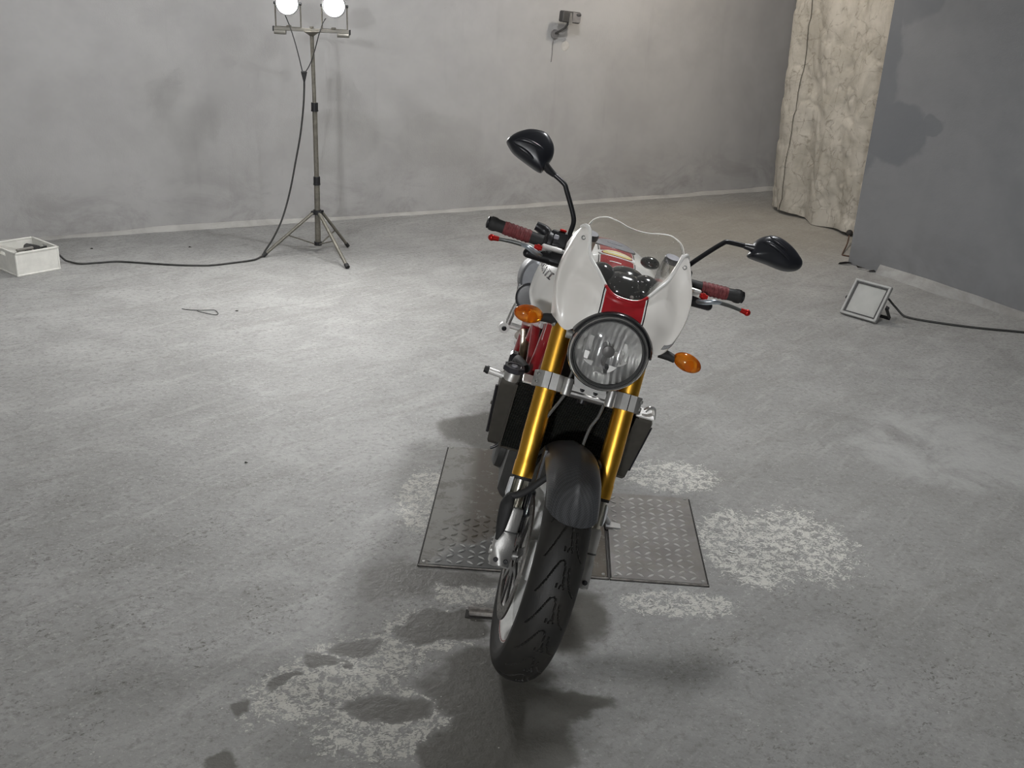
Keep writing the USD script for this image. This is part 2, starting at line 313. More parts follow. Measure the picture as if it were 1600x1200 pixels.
def lathe(prof, n=40, axis='z', caps=True):
    """Profile of (radius, height) turned about z (or x, y)."""
    prof = np.asarray(prof, float); a = np.linspace(0, 2 * np.pi, n, endpoint=False)
    V = np.stack([prof[:, 0, None] * np.cos(a), prof[:, 0, None] * np.sin(a), np.repeat(prof[:, 1, None], n, 1)], -1)
    m = grid(V, wrap=True)
    for end, row in ((0, V[0]), (1, V[-1])):
        if caps and np.abs(prof[0] - prof[-1]).max() > 1e-9 and prof[0 if end == 0 else -1, 0] > 1e-6:
            c = row.mean(0); i = np.arange(n); f = np.stack([np.full(n, n), i, (i + 1) % n], 1)
            if end == 0: f = f[:, ::-1]
            m = cat(m, trimesh.Trimesh(np.vstack([row, c]), f, process=False))
    m.merge_vertices()
    if axis == 'x': m.apply_transform([[0, 0, 1, 0], [1, 0, 0, 0], [0, 1, 0, 0], [0, 0, 0, 1]])
    if axis == 'y': m.apply_transform([[0, 1, 0, 0], [0, 0, 1, 0], [1, 0, 0, 0], [0, 0, 0, 1]])
    return m
def ring(ro, ri, h0, h1, n=40, axis='z'): return lathe([(ri, h0), (ro, h0), (ro, h1), (ri, h1), (ri, h0)], n, axis)
def grid(P, wrap=False):
    P = np.asarray(P, float); m, n = P.shape[:2]; idx = np.arange(m * n).reshape(m, n)
    nx = np.roll(idx, -1, 1) if wrap else idx[:, 1:]; a = idx if wrap else idx[:, :-1]
    A, B, C, D = a[:-1], nx[:-1], nx[1:], a[1:]
    return trimesh.Trimesh(P.reshape(-1, 3), np.concatenate([np.stack([A, B, C], -1).reshape(-1, 3), np.stack([A, C, D], -1).reshape(-1, 3)]), process=False)
def gnormals(P):
    du = np.gradient(P, axis=1); dv = np.gradient(P, axis=0); n = np.cross(du, dv); return n / np.maximum(np.linalg.norm(n, axis=-1, keepdims=True), 1e-12)
def shell(P, t):
    """A sheet with thickness: grid P is its outer face, t metres thick behind it."""
    Q = P - gnormals(P) * t; a = grid(P); b = grid(Q); b.faces = b.faces[:, ::-1]; ms = [a, b]
    for e, f, flip in ((P[0], Q[0], 1), (P[-1], Q[-1], 0), (P[:, 0], Q[:, 0], 0), (P[:, -1], Q[:, -1], 1)):
        s = grid(np.stack([e, f])); s.faces = s.faces if not flip else s.faces[:, ::-1]; ms.append(s)
    m = cat(*ms); m.merge_vertices(); trimesh.repair.fix_normals(m); return m
def smooth_path(pts, n=8):
    pts = np.asarray(pts, float); d = np.r_[0, np.cumsum(np.linalg.norm(np.diff(pts, axis=0), axis=1) ** .5)]
    return PchipInterpolator(d, pts)(np.linspace(0, d[-1], n * (len(pts) - 1) + 1)) if len(pts) > 2 else pts
def spline_path(pts, n=8):
    pts = np.asarray(pts, float); d = np.r_[0, np.cumsum(np.linalg.norm(np.diff(pts, axis=0), axis=1) ** .5)]
    return CubicSpline(d, pts)(np.linspace(0, d[-1], n * (len(pts) - 1) + 1))
def tube(pts, r, n=12, flat=1.0):
    pts = np.asarray(pts, float); k = len(pts); r = np.interp(np.linspace(0, 1, k), np.linspace(0, 1, np.size(r)), np.ravel(r))
    t = np.gradient(pts, axis=0); t /= np.linalg.norm(t, axis=1, keepdims=True)
    u = np.cross(t[0], (0, 0, 1.0) if abs(t[0][2]) < .9 else (0, 1.0, 0)); u /= np.linalg.norm(u); V = []
    a = np.linspace(0, 2 * np.pi, n, endpoint=False)
    for i in range(k):
        u = u - t[i] * (u @ t[i]); u /= np.linalg.norm(u); w = np.cross(t[i], u)
        V.append(pts[i] + r[i] * (np.cos(a)[:, None] * u + flat * np.sin(a)[:, None] * w))
    V = np.array(V); V = np.concatenate([V[:1] * 0 + pts[0], V, V[:1] * 0 + pts[-1]]); m = grid(V, wrap=True); m.merge_vertices(); m.update_faces(m.nondegenerate_faces()); trimesh.repair.fix_normals(m); return m
def rod(a, b, r, n=12): return tube([a, b], r, n)
def extrude(poly, h): return trimesh.creation.extrude_polygon(poly, h, engine='earcut')
def ball(c, r, sub=2, s=(1, 1, 1)):
    m = trimesh.creation.icosphere(sub, r); m.apply_scale(s); m.apply_translation(c); return m
def bolt(c, axis, r=.005, h=.004):
    """Socket-head screw whose axis points along the given direction."""
    m = lathe([(0, 0), (r, 0), (r, h * .8), (r * .85, h), (r * .5, h), (r * .45, h * .45), (0, h * .45)], 12)
    m.apply_transform(trimesh.geometry.align_vectors((0, 0, 1), axis)); m.apply_translation(c); return m

# ------------------------------------------------------------------ the setting
WA = np.array([-3.173, 6.071]); WD = np.array([.8659, .5003]); WN = np.array([WD[1], -WD[0]])      # back wall: a point, its direction, the normal into the room
RE = np.array([2.192, 6.681]); RD = np.array([.568, -.823]); RN = np.array([RD[1], -RD[0]]); RN = -RN if RN @ (np.array([0, 3]) - RE) < 0 else RN
CEIL = 2.75
def slab(a, b, nrm, thick, z0, z1):
    a, b = np.array(a, float), np.array(b, float); o = -np.array(nrm) * thick
    pts = [(*q, z) for q in (a, b, b + o, a + o) for z in (z0, z1)]
    return hull(pts)
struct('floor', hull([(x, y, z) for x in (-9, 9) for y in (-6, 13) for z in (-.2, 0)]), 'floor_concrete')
struct('ceiling', hull([(x, y, z) for x in (-9, 9) for y in (-6, 13) for z in (CEIL, CEIL + .2)]), 'ceiling_paint')
bl, br = WA - WD * 1.6, WA + WD * 10.5
struct('wall_back', slab(bl, br, WN, .2, 0, CEIL), 'wall_paint')
rb = RE + RD * 14.2
struct('wall_right', slab(RE, rb, RN, .35, 0, CEIL), 'wall_grey')
struct('wall_left', slab(bl, (bl[0] - .2, -5.4), (1, 0), .2, 0, CEIL), 'wall_plain')
struct('wall_front', slab((bl[0] - .2, -5.2), (rb[0] + 2.3, -5.2), (0, 1), .2, 0, CEIL), 'wall_plain')
struct('wall_passage', slab((5.9, 5.0), (5.9, 12), (-1, 0), .2, 0, CEIL), 'wall_plain')
# rough mortar fillets where the walls meet the floor
def fillet(a, d, n, L, h, w, seed, k=160):
    r_ = np.random.default_rng(seed); t = np.linspace(0, L, k); rows = []
    for i, x in enumerate(t):
        q = a + d * x; j = meshkit.noise(np.array([[x * 3.1, seed, 0], [x * 9.0, seed, 5]])); hh = h * (.55 + .9 * j[0]); ww = w * (.6 + .8 * j[1])
        rows.append([(*(q - n * .01), hh), (*(q + n * .004), hh), (*(q + n * ww * .55), hh * .55), (*(q + n * ww), .0), (*(q + n * ww), -.01), (*(q - n * .01), -.01)])
    m = grid(np.array(rows), wrap=True); trimesh.repair.fix_normals(m); return m
struct('baseboard_back', fillet(bl, WD, WN, 11.5, .026, .03, 3), 'fillet', 40)
struct('baseboard_right', fillet(RE + RD * .25, RD, RN, 8.0, .042, .055, 5), 'fillet_grey', 40)
# pale cut end of the grey wall and the broken dark pieces along its foot
e0 = RE + RD * .0
struct('trim_1', slab(RE - RD * .002 - RN * .005, RE - RD * .002 - RN * .34, -RD, .012, .0, CEIL), 'end_warm')

# ------------------------------------------------------------------ the motorcycle
BX, BY, YAW, LEAN, STEER = 0.0282, 2.264, -1.5833, 0.2302, 0.0204
cy, sy, cl, sl = math.cos(YAW), math.sin(YAW), math.cos(LEAN), math.sin(LEAN)
MB = np.array([[cy, -sy, 0], [sy, cy, 0], [0, 0, 1]]) @ np.array([[1, 0, 0], [0, cl, sl], [0, -sl, cl]])
bm = Gf.Matrix4d(*MB[:, 0], 0, *MB[:, 1], 0, *MB[:, 2], 0, BX, BY, 0, 1)
bike = thing('motorcycle', 'white and red naked motorcycle with gold fork legs leaning on its side stand', 'motorcycle', matrix=bm)
RAKE = math.radians(24); AXS = np.array([-math.sin(RAKE), 0, math.cos(RAKE)]); FWD = np.array([math.cos(RAKE), 0, math.sin(RAKE)])
AXLE = np.array([0, 0, .3]); PIV = np.array([.096, 0, 0])
def rot(u, a): K = np.array([[0, -u[2], u[1]], [u[2], 0, -u[0]], [-u[1], u[0], 0]]); return np.eye(3) + math.sin(a) * K + (1 - math.cos(a)) * K @ K
RS = rot(AXS, STEER)
MF = np.eye(4); MF[:3, :3] = RS @ np.stack([FWD, [0, 1, 0], AXS], 1); MF[:3, 3] = RS @ (AXLE - PIV) + PIV
MW = np.eye(4); MW[:3, :3] = RS; MW[:3, 3] = MF[:3, 3]
def F(mesh): m = mesh.copy(); m.apply_transform(MF); return m       # fork coordinates: x forward of the fork line, y left, z up the fork from the axle
def W(mesh): m = mesh.copy(); m.apply_transform(MW); return m       # front wheel coordinates: x forward, y left, z up from the axle
def my(mesh): m = mesh.copy(); m.vertices[:, 1] *= -1; m.faces = m.faces[:, ::-1]; return m
def fp(name, mesh, mat, parent=None, smooth=35, label=None): return part(name, F(mesh), mat, parent or bike, smooth, label)
def bp(name, mesh, mat, parent=None, smooth=35, label=None): return part(name, mesh, mat, parent or bike, smooth, label)

# -- wheels
def tyre(R0, wd, prof, na, ns, grooves, period, gw=.0015, gd=.005, sides=(1,)):
    prof = np.array(prof); full = np.vstack([prof * [-1, 1], prof[::-1][1:]]); d = np.r_[0, np.cumsum(np.linalg.norm(np.diff(full, axis=0), axis=1))]
    tt = np.linspace(0, d[-1], ns); s = PchipInterpolator(d, full)(tt)
    th = np.linspace(0, 2 * np.pi, na, endpoint=False); A, S = np.meshgrid(th, np.arange(ns), indexing='ij')
    y = s[S, 0]; r = s[S, 1].copy(); arc = (A * R0) % period
    dist = np.full(A.shape, 9.0); segs = []
    for line in grooves:
        for k in sides:
            l = np.array(line, float); l = np.stack([l[:, 0] * k, l[:, 1] + (period / 2 if k < 0 else 0)], 1)
            for off in (-period, 0, period):
                for a, b in zip(l[:-1] + [0, off], l[1:] + [0, off]): segs.append((a, b))
    tread = np.abs(y) < wd * .47
    py, pa = y[tread], arc[tread]; dd = np.full(py.shape, 9.0)
    for a, b in segs:
        ab = b - a; t = np.clip(((py - a[0]) * ab[0] + (pa - a[1]) * ab[1]) / (ab @ ab), 0, 1)
        dd = np.minimum(dd, np.hypot(py - a[0] - t * ab[0], pa - a[1] - t * ab[1]))
    dep = np.zeros(A.shape); dep[tread] = gd * np.clip((gw - dd) / gw * 2.2, 0, 1); r -= dep
    P = np.stack([r * np.cos(A), y, r * np.sin(A)], -1); P = np.concatenate([P, P[:1]]); m = grid(P); m.merge_vertices(); trimesh.repair.fix_normals(m); return m
PF = [(.0, .300), (.012, .2992), (.024, .2962), (.036, .2905), (.047, .2815), (.055, .270), (.0595, .2575), (.0595, .248), (.056, .234), (.050, .222), (.046, .2155)][::-1]
GR = [[(-.042, -.078), (-.028, -.046), (-.014, -.012), (-.006, .004), (.001, .008), (.007, .003), (.009, -.014), (.012, -.040), (.017, -.056)], [(.019, -.008), (.023, -.034), (.032, -.058), (.044, -.074)], [(-.002, .030), (-.001, .039)], [(.006, .029), (.009, .038)]]
P12 = 2 * math.pi * .3 / 22
wheel = part('front_wheel', W(tyre(.3, .119, PF, 1400, 96, GR, P12, .0014, .0042)), 'tyre_rubber', bike, 26, 'black front tyre with curved tread grooves on a white rim')
def rim_mesh(w, rb, ro): 
    h = w / 2
    return lathe([(rb - .018, -h + .010), (rb - .004, -h + .004), (ro, -h), (ro + .001, -h + .004), (rb + .002, -h + .010), (rb - .006, -h * .55), (rb - .024, -h * .3), (rb - .024, h * .3), (rb - .006, h * .55), (rb + .002, h - .010), (ro + .001, h - .004), (ro, h), (rb - .004, h - .004), (rb - .018, h - .010), (rb - .036, h * .42), (rb - .036, -h * .42), (rb - .018, -h + .010)], 96, 'y')
part('rim', W(rim_mesh(.098, .2155, .224)), 'wheel_white', wheel, 40)
for k in (-1, 1):
    q = ring(.2135, .2110, .0462, .0468, 96, 'y'); part('pinstripe', W(q if k > 0 else my(q)), 'red_paint', wheel, 40, 'thin red line around the rim')
def spokes(n, r0, r1, w0, w1, t):
    ms = []
    for k in range(n):
        for off in (-11, 11):
            a = [(r0, -.0, w0)]; P = Polygon([(r0, -w0), (r0, w0), (r1, w1), (r1, -w1)]); m = extrude(P, t); m.apply_translation((0, 0, -t / 2))
            m.apply_transform([[1, 0, 0, 0], [0, 0, 1, 0], [0, -1, 0, 0], [0, 0, 0, 1]]); m = R(m, (0, 1, 0), k * 360 / n + off + 8); ms.append(m)
    return ms
for m in spokes(5, .045, .186, .015, .0105, .026): part('spoke', W(m), 'wheel_white', wheel, 30)
part('hub', W(lathe([(.0, -.045), (.034, -.045), (.040, -.040), (.052, -.03), (.055, -.012), (.055, .012), (.052, .03), (.040, .040), (.034, .045), (0, .045)], 40, 'y')), 'wheel_white', wheel)
def disc(ro, ri, t, holes):
    P = Point(0, 0).buffer(ro, 40).difference(Point(0, 0).buffer(ri, 32))
    for k in range(holes):
        for j, rr in enumerate((ri + .006, (ri + ro) / 2, ro - .006)):
            a = 2 * math.pi * (k + j / 3) / holes; P = P.difference(Point(rr * math.cos(a), rr * math.sin(a)).buffer(.0027, 4))
    m = extrude(P, t); m.apply_translation((0, 0, -t / 2)); m.apply_transform([[1, 0, 0, 0], [0, 0, 1, 0], [0, -1, 0, 0], [0, 0, 0, 1]]); return m
def carrier(ro, n):
    P = Point(0, 0).buffer(.052, 24)
    for k in range(n):
        a = 2 * math.pi * k / n; c, s = math.cos(a), math.sin(a)
        P = P.union(Polygon([(c * .04 - s * .013, s * .04 + c * .013), (c * ro - s * .006, s * ro + c * .006), (c * ro + s * .006, s * ro - c * .006), (c * .04 + s * .013, s * .04 - c * .013)]))
    P = P.difference(Point(0, 0).buffer(.03, 20)); m = extrude(P, .005); m.apply_translation((0, 0, -.0025)); m.apply_transform([[1, 0, 0, 0], [0, 0, 1, 0], [0, -1, 0, 0], [0, 0, 0, 1]]); return m
for k in (-1, 1):
    d = part('brake_disc', W(T(disc(.163, .130, .0048, 26), 0, k * .066, 0)), 'disc_steel', bike, 30)
    part('carrier', W(T(carrier(.137, 9), 0, k * .0655, 0)), 'disc_carrier', d, 30)
part('front_axle', W(lathe([(0, -.135), (.011, -.135), (.0125, -.132), (.0125, .132), (.011, .135), (0, .135)], 20, 'y')), 'chrome', bike)

# -- fork legs
YF = .105
for k in (-1, 1):
    prof = [(.0215, .2), (.0265, .2), (.0272, .2035), (.0272, .236), (.0258, .240), (.0256, .262), (.0268, .292), (.0275, .31), (.0275, .44), (.0275, .773), (.024, .776), (0, .776)]
    leg = fp('fork_leg', T(lathe(prof, 48), 0, k * YF, 0), 'gold_anodised', None, 40, 'gold anodised upper fork tube')
    fp('stanchion', T(lathe([(0, .05), (.0213, .05), (.0213, .215), (0, .215)], 40), 0, k * YF, 0), 'steel_tube', leg, 40, 'polished steel inner fork tube')
    fp('dust_seal', T(lathe([(.0215, .192), (.0262, .192), (.0262, .2005), (.0215, .2005)], 40), 0, k * YF, 0), 'black_rubber', leg)
    foot = cat(lathe([(0, .035), (.024, .035), (.0275, .05), (.0285, .108), (.0265, .118), (.023, .121), (0, .121)], 40),
               hull(np.vstack([[(x, y, z) for x in (-.031, .031) for y in (-.021, .021) for z in (-.034,)], [(x, y, z) for x in (-.034, .034) for y in (-.024, .024) for z in (-.030, .02)],
                               [(.030 * math.cos(a) * 1.05, .0265 * math.sin(a), .052) for a in np.linspace(0, 2 * math.pi, 20)]])))
    fp('axle_clamp', T(foot, 0, k * YF, 0), 'cast_aluminium', leg, 30)
    fp('clamp_ring', T(ring(.0292, .027, .054, .058, 40), 0, k * YF, 0), 'gasket_dark', leg)
    for yy in (-.013, .013): fp('pinch_bolt', bolt((.034, k * YF + yy, -.017), (1, 0, 0), .0062, .005), 'black_metal', leg)
    fp('fork_cap', T(lathe([(0, .774), (.022, .774), (.022, .779), (.014, .782), (.009, .786), (0, .786)], 24), 0, k * YF, 0), 'red_anodised', leg)
    # the radial caliper behind the leg
    body = cat(rbox(-.098, -.036, k * .083 - .024, k * .083 + .024, .050, .168, .014, 1), rbox(-.05, -.012, k * .095 - .012, k * .095 + .012, .07, .12, .005), rbox(-.04, .006, k * .068 - .011, k * .068 + .011, .10, .178, .009, 1))
    c = fp('brake_caliper', body, 'gauge_black', None, 40, 'glossy black brake caliper')
    for z in (.085, .135): fp('piston_cover', T(lathe([(0, 0), (.014, 0), (.014, .004), (.011, .006), (0, .006)], 20, 'y'), -.067, k * .083 + (.022 if k > 0 else -.028), z), 'black_metal', c)
    fp('caliper_bolt', bolt((-.010, k * .095, .10), (1, 0, 0), .006, .006), 'chrome', c)

# -- lower and upper clamps
fpoly = Polygon([(-.036, -.034), (.026, -.036), (.040, -.020), (.040, .018), (.030, .034), (-.036, .036)])
def clamp_block(k, z, h, flip=1):
    P = fpoly if k > 0 else Polygon([(x, -y) for x, y in fpoly.exterior.coords]); P = P.difference(Point(0, 0).buffer(.0278, 24)); m = extrude(P, 2 * h); m.apply_translation((0, k * YF, z - h)); return m
tc = fp('lower_fork_clamp', cat(rbox(-.040, .024, -.072, .072, .440, .466, .005), rbox(-.03, .03, -.05, .05, .430, .445, .005)), 'machined_aluminium', None, 25)
for k in (-1, 1):
    b = fp('clamp', clamp_block(k, .453, .021), 'machined_aluminium', tc, 25)
    fp('clamp_slot', rbox(.0375, .0406, k * YF - .0012, k * YF + .0012, .431, .475, .0004), 'black_line', tc)
    fp('boss', T(lathe([(0, .428), (.0115, .428), (.013, .431), (.013, .470), (.0115, .473), (0, .473)], 24), .030, k * .058, 0), 'machined_aluminium', tc)
    for z in (.443, .463): fp('clamp_bolt', bolt((.034, k * (YF + .0315) , z), (.55, k * .83, 0), .0045, .004), 'galvanised', tc)
for y in (-.0175, .0175): fp('bridge_bolt', bolt((.0245, y, .453), (1, 0, 0), .0062, .003), 'black_metal', tc)
fp('bracket_plate', cat(hull([(x, y, z) for x in (.030, .0335) for y, z in ((-.040, .455), (.040, .455), (.052, .50), (-.052, .50))]), hull([(x, y, z) for x, z in ((.030, .496), (.0335, .496), (.10, .505), (.10, .509)) for y in (-.05, .05)])), 'machined_aluminium', tc, 25, 'flat silver bracket under the headlight')
uc = fp('upper_fork_clamp', rbox(-.055, .02, -.075, .075, .752, .772, .006), 'machined_aluminium', None, 25)
for k in (-1, 1): fp('clamp', clamp_block(k, .762, .012), 'machined_aluminium', uc, 25)
fp('steering_stem', T(lathe([(0, .42), (.016, .42), (.016, .78), (0, .78)], 24), -.034, 0, 0), 'black_metal', uc)
for k, pts in ((-1, [(.030, -.058, .43), (.030, -.064, .415), (.022, -.074, .39), (.010, -.088, .355), (-.02, -.10, .32)]), (1, [(.030, .045, .43), (.033, .040, .40), (.030, .026, .36), (.028, .020, .30), (.02, .018, .25), (.0, .03, .20)])):
    fp('brake_line', tube(smooth_path(pts, 8), .0042, 10), 'hose_grey')
for k in (-1, 1): fp('brake_line', tube(smooth_path([(.030, k * .058, .472), (.032, k * .056, .50), (.024, k * .058, .56), (.0, k * .07, .66), (-.02, k * .09, .75)], 8), .0034, 8), 'hose_grey')

# -- hose over the right leg, ending in a tapering sheath
h = fp('brake_hose', tube(spline_path([(.075, -.050, .220), (.070, -.070, .196), (.055, -.092, .168), (.045, -.112, .152), (.036, -.126, .147)], 8), [.0085, .0085, .0088, .009, .009], 14), 'black_rubber', None, 40, 'thick black hose from the mudguard across the fork leg')
fp('sheath', tube(spline_path([(.038, -.124, .150), (.044, -.128, .128), (.046, -.129, .095), (.042, -.128, .060), (.036, -.130, .032)], 6), [.0115, .019, .0165, .0125, .0035], 14, .62), 'black_rubber', h, 40)
fp('hose_guide', cat(hull([(x, y, z) for x in (-.010, .022) for y, z in ((-.126, .196), (-.133, .190), (-.135, .150), (-.128, .130))])), 'silver_paint', None, 30)
fp('hose_guide', my(hull([(x, y, z) for x in (-.012, .014) for y, z in ((-.126, .186), (-.131, .18), (-.132, .150), (-.128, .130))])), 'silver_paint', None, 30)

# -- carbon mudguard
def mudguard():
    rows = []; A = np.radians(np.linspace(48, 166, 60))
    for i, a in enumerate(A):
        f = i / 59; front = min(1, f / .14) ** .5; back = min(1, (1 - f) / .1) ** .5; row = []
        for b in np.linspace(-1, 1, 29):
            hw = .068 * (.90 + .10 * min(1, f * 4)); y = hw * math.sin(b * 1.5) / math.sin(1.5)
            sag = .052 * (1 - math.cos(b * 1.5)) ** 1.15 * (.55 + .45 * min(1, f / .3)); rr = .3165 - sag + .004 * math.exp(-((b) / .12) ** 2)
            aa = a + (1 - math.cos(b * 1.35)) * .20 * (1 - f) ** 2 - (1 - math.cos(b * 1.3)) * .12 * f ** 2
            row.append((rr * math.cos(aa), y, rr * math.sin(aa)))
        rows.append(row)
    return shell(np.array(rows)[:, ::-1], .0025)
mg = part('mudguard', W(mudguard()), 'carbon', bike, 40, 'black carbon fibre front mudguard')
for k in (-1, 1): part('stay', W(hull([(x, k * y, z) for x, z in ((-.06, .21), (-.03, .20), (-.09, .28), (-.05, .285)) for y in (.068, .074)])), 'carbon', mg, 30)

# -- headlamp
DZ = np.array([math.cos(RAKE), 0, -math.sin(RAKE)])        # the beam's direction in fork coordinates: level
HL = np.eye(4); HL[:3, 0] = DZ; HL[:3, 1] = (0, 1, 0); HL[:3, 2] = np.cross(DZ, (0, 1, 0)); HL[:3, 3] = (.155, 0, .549)
def H(mesh): m = mesh.copy(); m.apply_transform(HL); return m
def axx(prof, n=72, caps=True): return lathe([(r, x) for x, r in prof], n, 'x', caps)
hd = fp('headlight', H(axx([(-.125, 0), (-.122, .04), (-.10, .072), (-.06, .092), (-.02, .099), (.0, .1005), (.004, .0985), (.0, .093), (-.02, .090), (-.075, .080), (-.11, .04), (-.113, 0)])), 'gauge_black', None, 40, 'round headlight with a black bowl and silver rim')
fp('bezel', H(axx([(-.004, .0975), (.004, .0975), (.010, .0958), (.0125, .0935), (.010, .0912), (.004, .0905), (-.004, .0905), (-.004, .0975)])), 'chrome', hd, 40, 'silver ring around the headlight')
fp('seal', H(axx([(.002, .0908), (.008, .0908), (.010, .089), (.006, .0872), (.011, .0862), (.012, .0845), (.008, .0825), (.000, .0815), (.000, .0908), (.002, .0908)])), 'gasket_dark', hd)
fp('reflector', H(axx([(-.0, .0815), (-.012, .076), (-.03, .064), (-.045, .050), (-.055, .036), (-.060, .020), (-.061, .0)][::-1], 72, False)), 'reflector', hd, 50)
for m in ([rbox(-.050, -.006, -.062, -.058, -.018, .012, .001), rbox(-.052, -.006, .036, .040, -.022, .004, .001), rbox(-.052, -.004, -.02, .012, -.058, -.055, .001)]): fp('reflector_fin', H(m), 'chrome', hd)
fr_ = np.random.default_rng(3)
for i, (y, z, w, h) in enumerate([(-.050, -.030, .012, .010), (-.036, -.050, .012, .010), (.030, -.052, .012, .010), (.050, -.032, .012, .010), (-.044, .0, .007, .020), (.046, .006, .007, .014), (.022, -.016, .010, .006)]):
    q = R(R(rbox(-.0015, .0015, -w, w, -h, h, .0006), (0, 1, 0), fr_.uniform(-28, 28)), (0, 0, 1), fr_.uniform(-28, 28)); fp('reflector_facet', H(T(q, -.060 + .045 * ((y * y + z * z) / .0066) , y, z)), 'bright_silver' if i % 3 else 'chrome', hd, 30)
fp('bulb_shield', H(axx([(-.022, 0), (-.016, .010), (-.012, .0155), (-.010, .016), (-.008, .0145), (-.006, .006), (-.006, 0)], 32)), 'bulb_shield', hd)
fp('bulb', H(axx([(-.062, .009), (-.03, .009), (-.022, .006), (-.02, 0)], 20)), 'bulb_shield', hd)
fp('shield_post', H(hull([(x, y, z) for x in (-.05, -.014) for y in (-.0035, .0035) for z in (-.04, -.012)])), 'bulb_shield', hd)
fp('side_lamp', H(rbox(-.05, -.028, .010, .018, -.052, -.044, .001)), 'black_plastic', hd)
g0 = []
for i, x in enumerate(np.linspace(0, .084, 12)): g0.append((.010 + .012 * (1 - (x / .084) ** 2), x))
fp('lens', H(axx([(.0075, .0)] * 0 + [(.0215 * (1 - (x / .084) ** 2) + .004, x) for x in np.linspace(.084, 0, 12)], 64, False)), 'lens_clear', hd, 60)
av = np.radians(np.linspace(18, 172, 60)); hp = [(.1015, -.055), (.1055, -.05), (.1065, -.02), (.1055, .004), (.1015, .009)]
hood = np.array([[(x, -r * math.cos(a), r * math.sin(a)) for a in av] for r, x in hp]); fp('hood', H(shell(hood[:, ::-1] if gnormals(hood)[2, 30, 2] < 0 else hood, .003)), 'gauge_black', hd, 50, 'black hood over the headlight')
for k in (-1, 1):
    fp('headlight_bracket', cat(tube(smooth_path([(.02, k * .085, .60), (.06, k * .098, .59), (.11, k * .100, .575)], 6), .006, 10), T(lathe([(0, -.009), (.011, -.009), (.011, .009), (0, .009)], 20, 'y'), .115, k * .098, .572)), 'galvanised')

# -- flyscreen fairing
UL = np.array([[(.195, 0, .632), (.193, 0, .645), (.189, 0, .66), (.182, 0, .677)],
               [(.190, .050, .622), (.189, .052, .645), (.184, .051, .668), (.173, .043, .690)],
               [(.170, .086, .598), (.174, .094, .640), (.165, .089, .690), (.148, .076, .738)],
               [(.140, .113, .577), (.147, .137, .640), (.135, .136, .715), (.124, .101, .787)],
               [(.132, .140, .592), (.146, .163, .655), (.140, .165, .745), (.122, .113, .849)],
               [(.090, .152, .610), (.098, .166, .670), (.094, .167, .745), (.086, .138, .836)],
               [(.045, .148, .622), (.050, .158, .680), (.050, .160, .745), (.050, .150, .808)]])
ULm = np.concatenate([UL[:0:-1] * [1, -1, 1], UL]); UN = np.arange(-6, 7)
_v = CubicSpline([0, .33, .67, 1], ULm, axis=1)
def fair(us, vs):
    rows = [CubicSpline(UN, _v(v))(us) for v in vs]; return np.array(rows)
_uu = np.linspace(-2.2, 2.2, 221)
def fair_y(ys, vs):
    """The same sheet, its columns at given lateral offsets."""
    out = []
    for v in vs: q = CubicSpline(UN, _v(v))(_uu); out.append(CubicSpline(UN, _v(v))(np.interp(ys, q[:, 1], _uu)))
    return np.array(out)
def with_lip(P, w=.013):
    n = gnormals(P); tv = P[-1] - P[-2]; tv /= np.linalg.norm(tv, axis=-1, keepdims=True); e = P[-1]
    m = len(P); fl = np.clip((np.linspace(0, 1, m) - .80) / .20, 0, 1); P = P + n * (.0055 * fl * fl * (3 - 2 * fl))[:, None, None]; e = P[-1]
    return np.concatenate([P, [e + tv * w * .10 - n[-1] * w * .10, e + tv * w * .45 - n[-1] * w * .38, e + tv * w * .80 - n[-1] * w * .66, e + tv * w * .90 - n[-1] * w * .85, e + tv * w * .80 - n[-1] * w * 1.15]])
VM = .945
FP = with_lip(fair(np.linspace(-6, 6, 141), np.linspace(0, VM, 44)))
fa = fp('fairing', shell(FP, .003), 'pearl_white', None, 28, 'pearl white headlight fairing with a red centre stripe')
EDG = fair(np.linspace(-4.6, 4.6, 161), [VM - .02, VM]); EDN = gnormals(fair(np.linspace(-4.6, 4.6, 161), [VM - .04, VM - .02, VM]))[-1]; EDT = EDG[1] - EDG[0]; EDT /= np.linalg.norm(EDT, axis=1, keepdims=True)
EDP = EDG[1] + EDN * .0052 + EDT * .0045
for a, b_, mt in ((EDP[:, 1] < -.0528, 0, 'white_paint'), (np.abs(EDP[:, 1]) <= .0555, 0, 'red_paint'), (EDP[:, 1] > .0528, 0, 'white_paint')): fp('edge_lip', tube(EDP[a], .0046, 12), mt, fa, 50)
def decal(y0, y1, mat, name, off, n=14, v0=0.0):
    P = with_lip(fair_y(np.linspace(y0, y1, n), np.linspace(v0, VM, 30))); P = P + gnormals(P) * off
    return fp(name, shell(P, .0006), mat, fa, 28)
decal(-.050, .050, 'red_paint', 'red_stripe', .0012); decal(-.0535, -.0505, 'number_white', 'white_pinstripe', .0012, 3); decal(.0505, .0535, 'number_white', 'white_pinstripe', .0012, 3)
decal(-.0565, -.0538, 'black_line', 'black_pinstripe', .0012, 3); decal(.0538, .0565, 'black_line', 'black_pinstripe', .0012, 3)
def on_fair(u, v): p = fair(np.array([u - .05, u, u + .05]), [v - .02, v, v + .02]); n = gnormals(p)[1, 1]; return p[1, 1], n
for k in (-1, 1):
    c, n = on_fair(k * 3.75, .90); s = fp('fairing_screw', bolt(c + n * .001, n, .0062, .004), 'galvanised', fa)
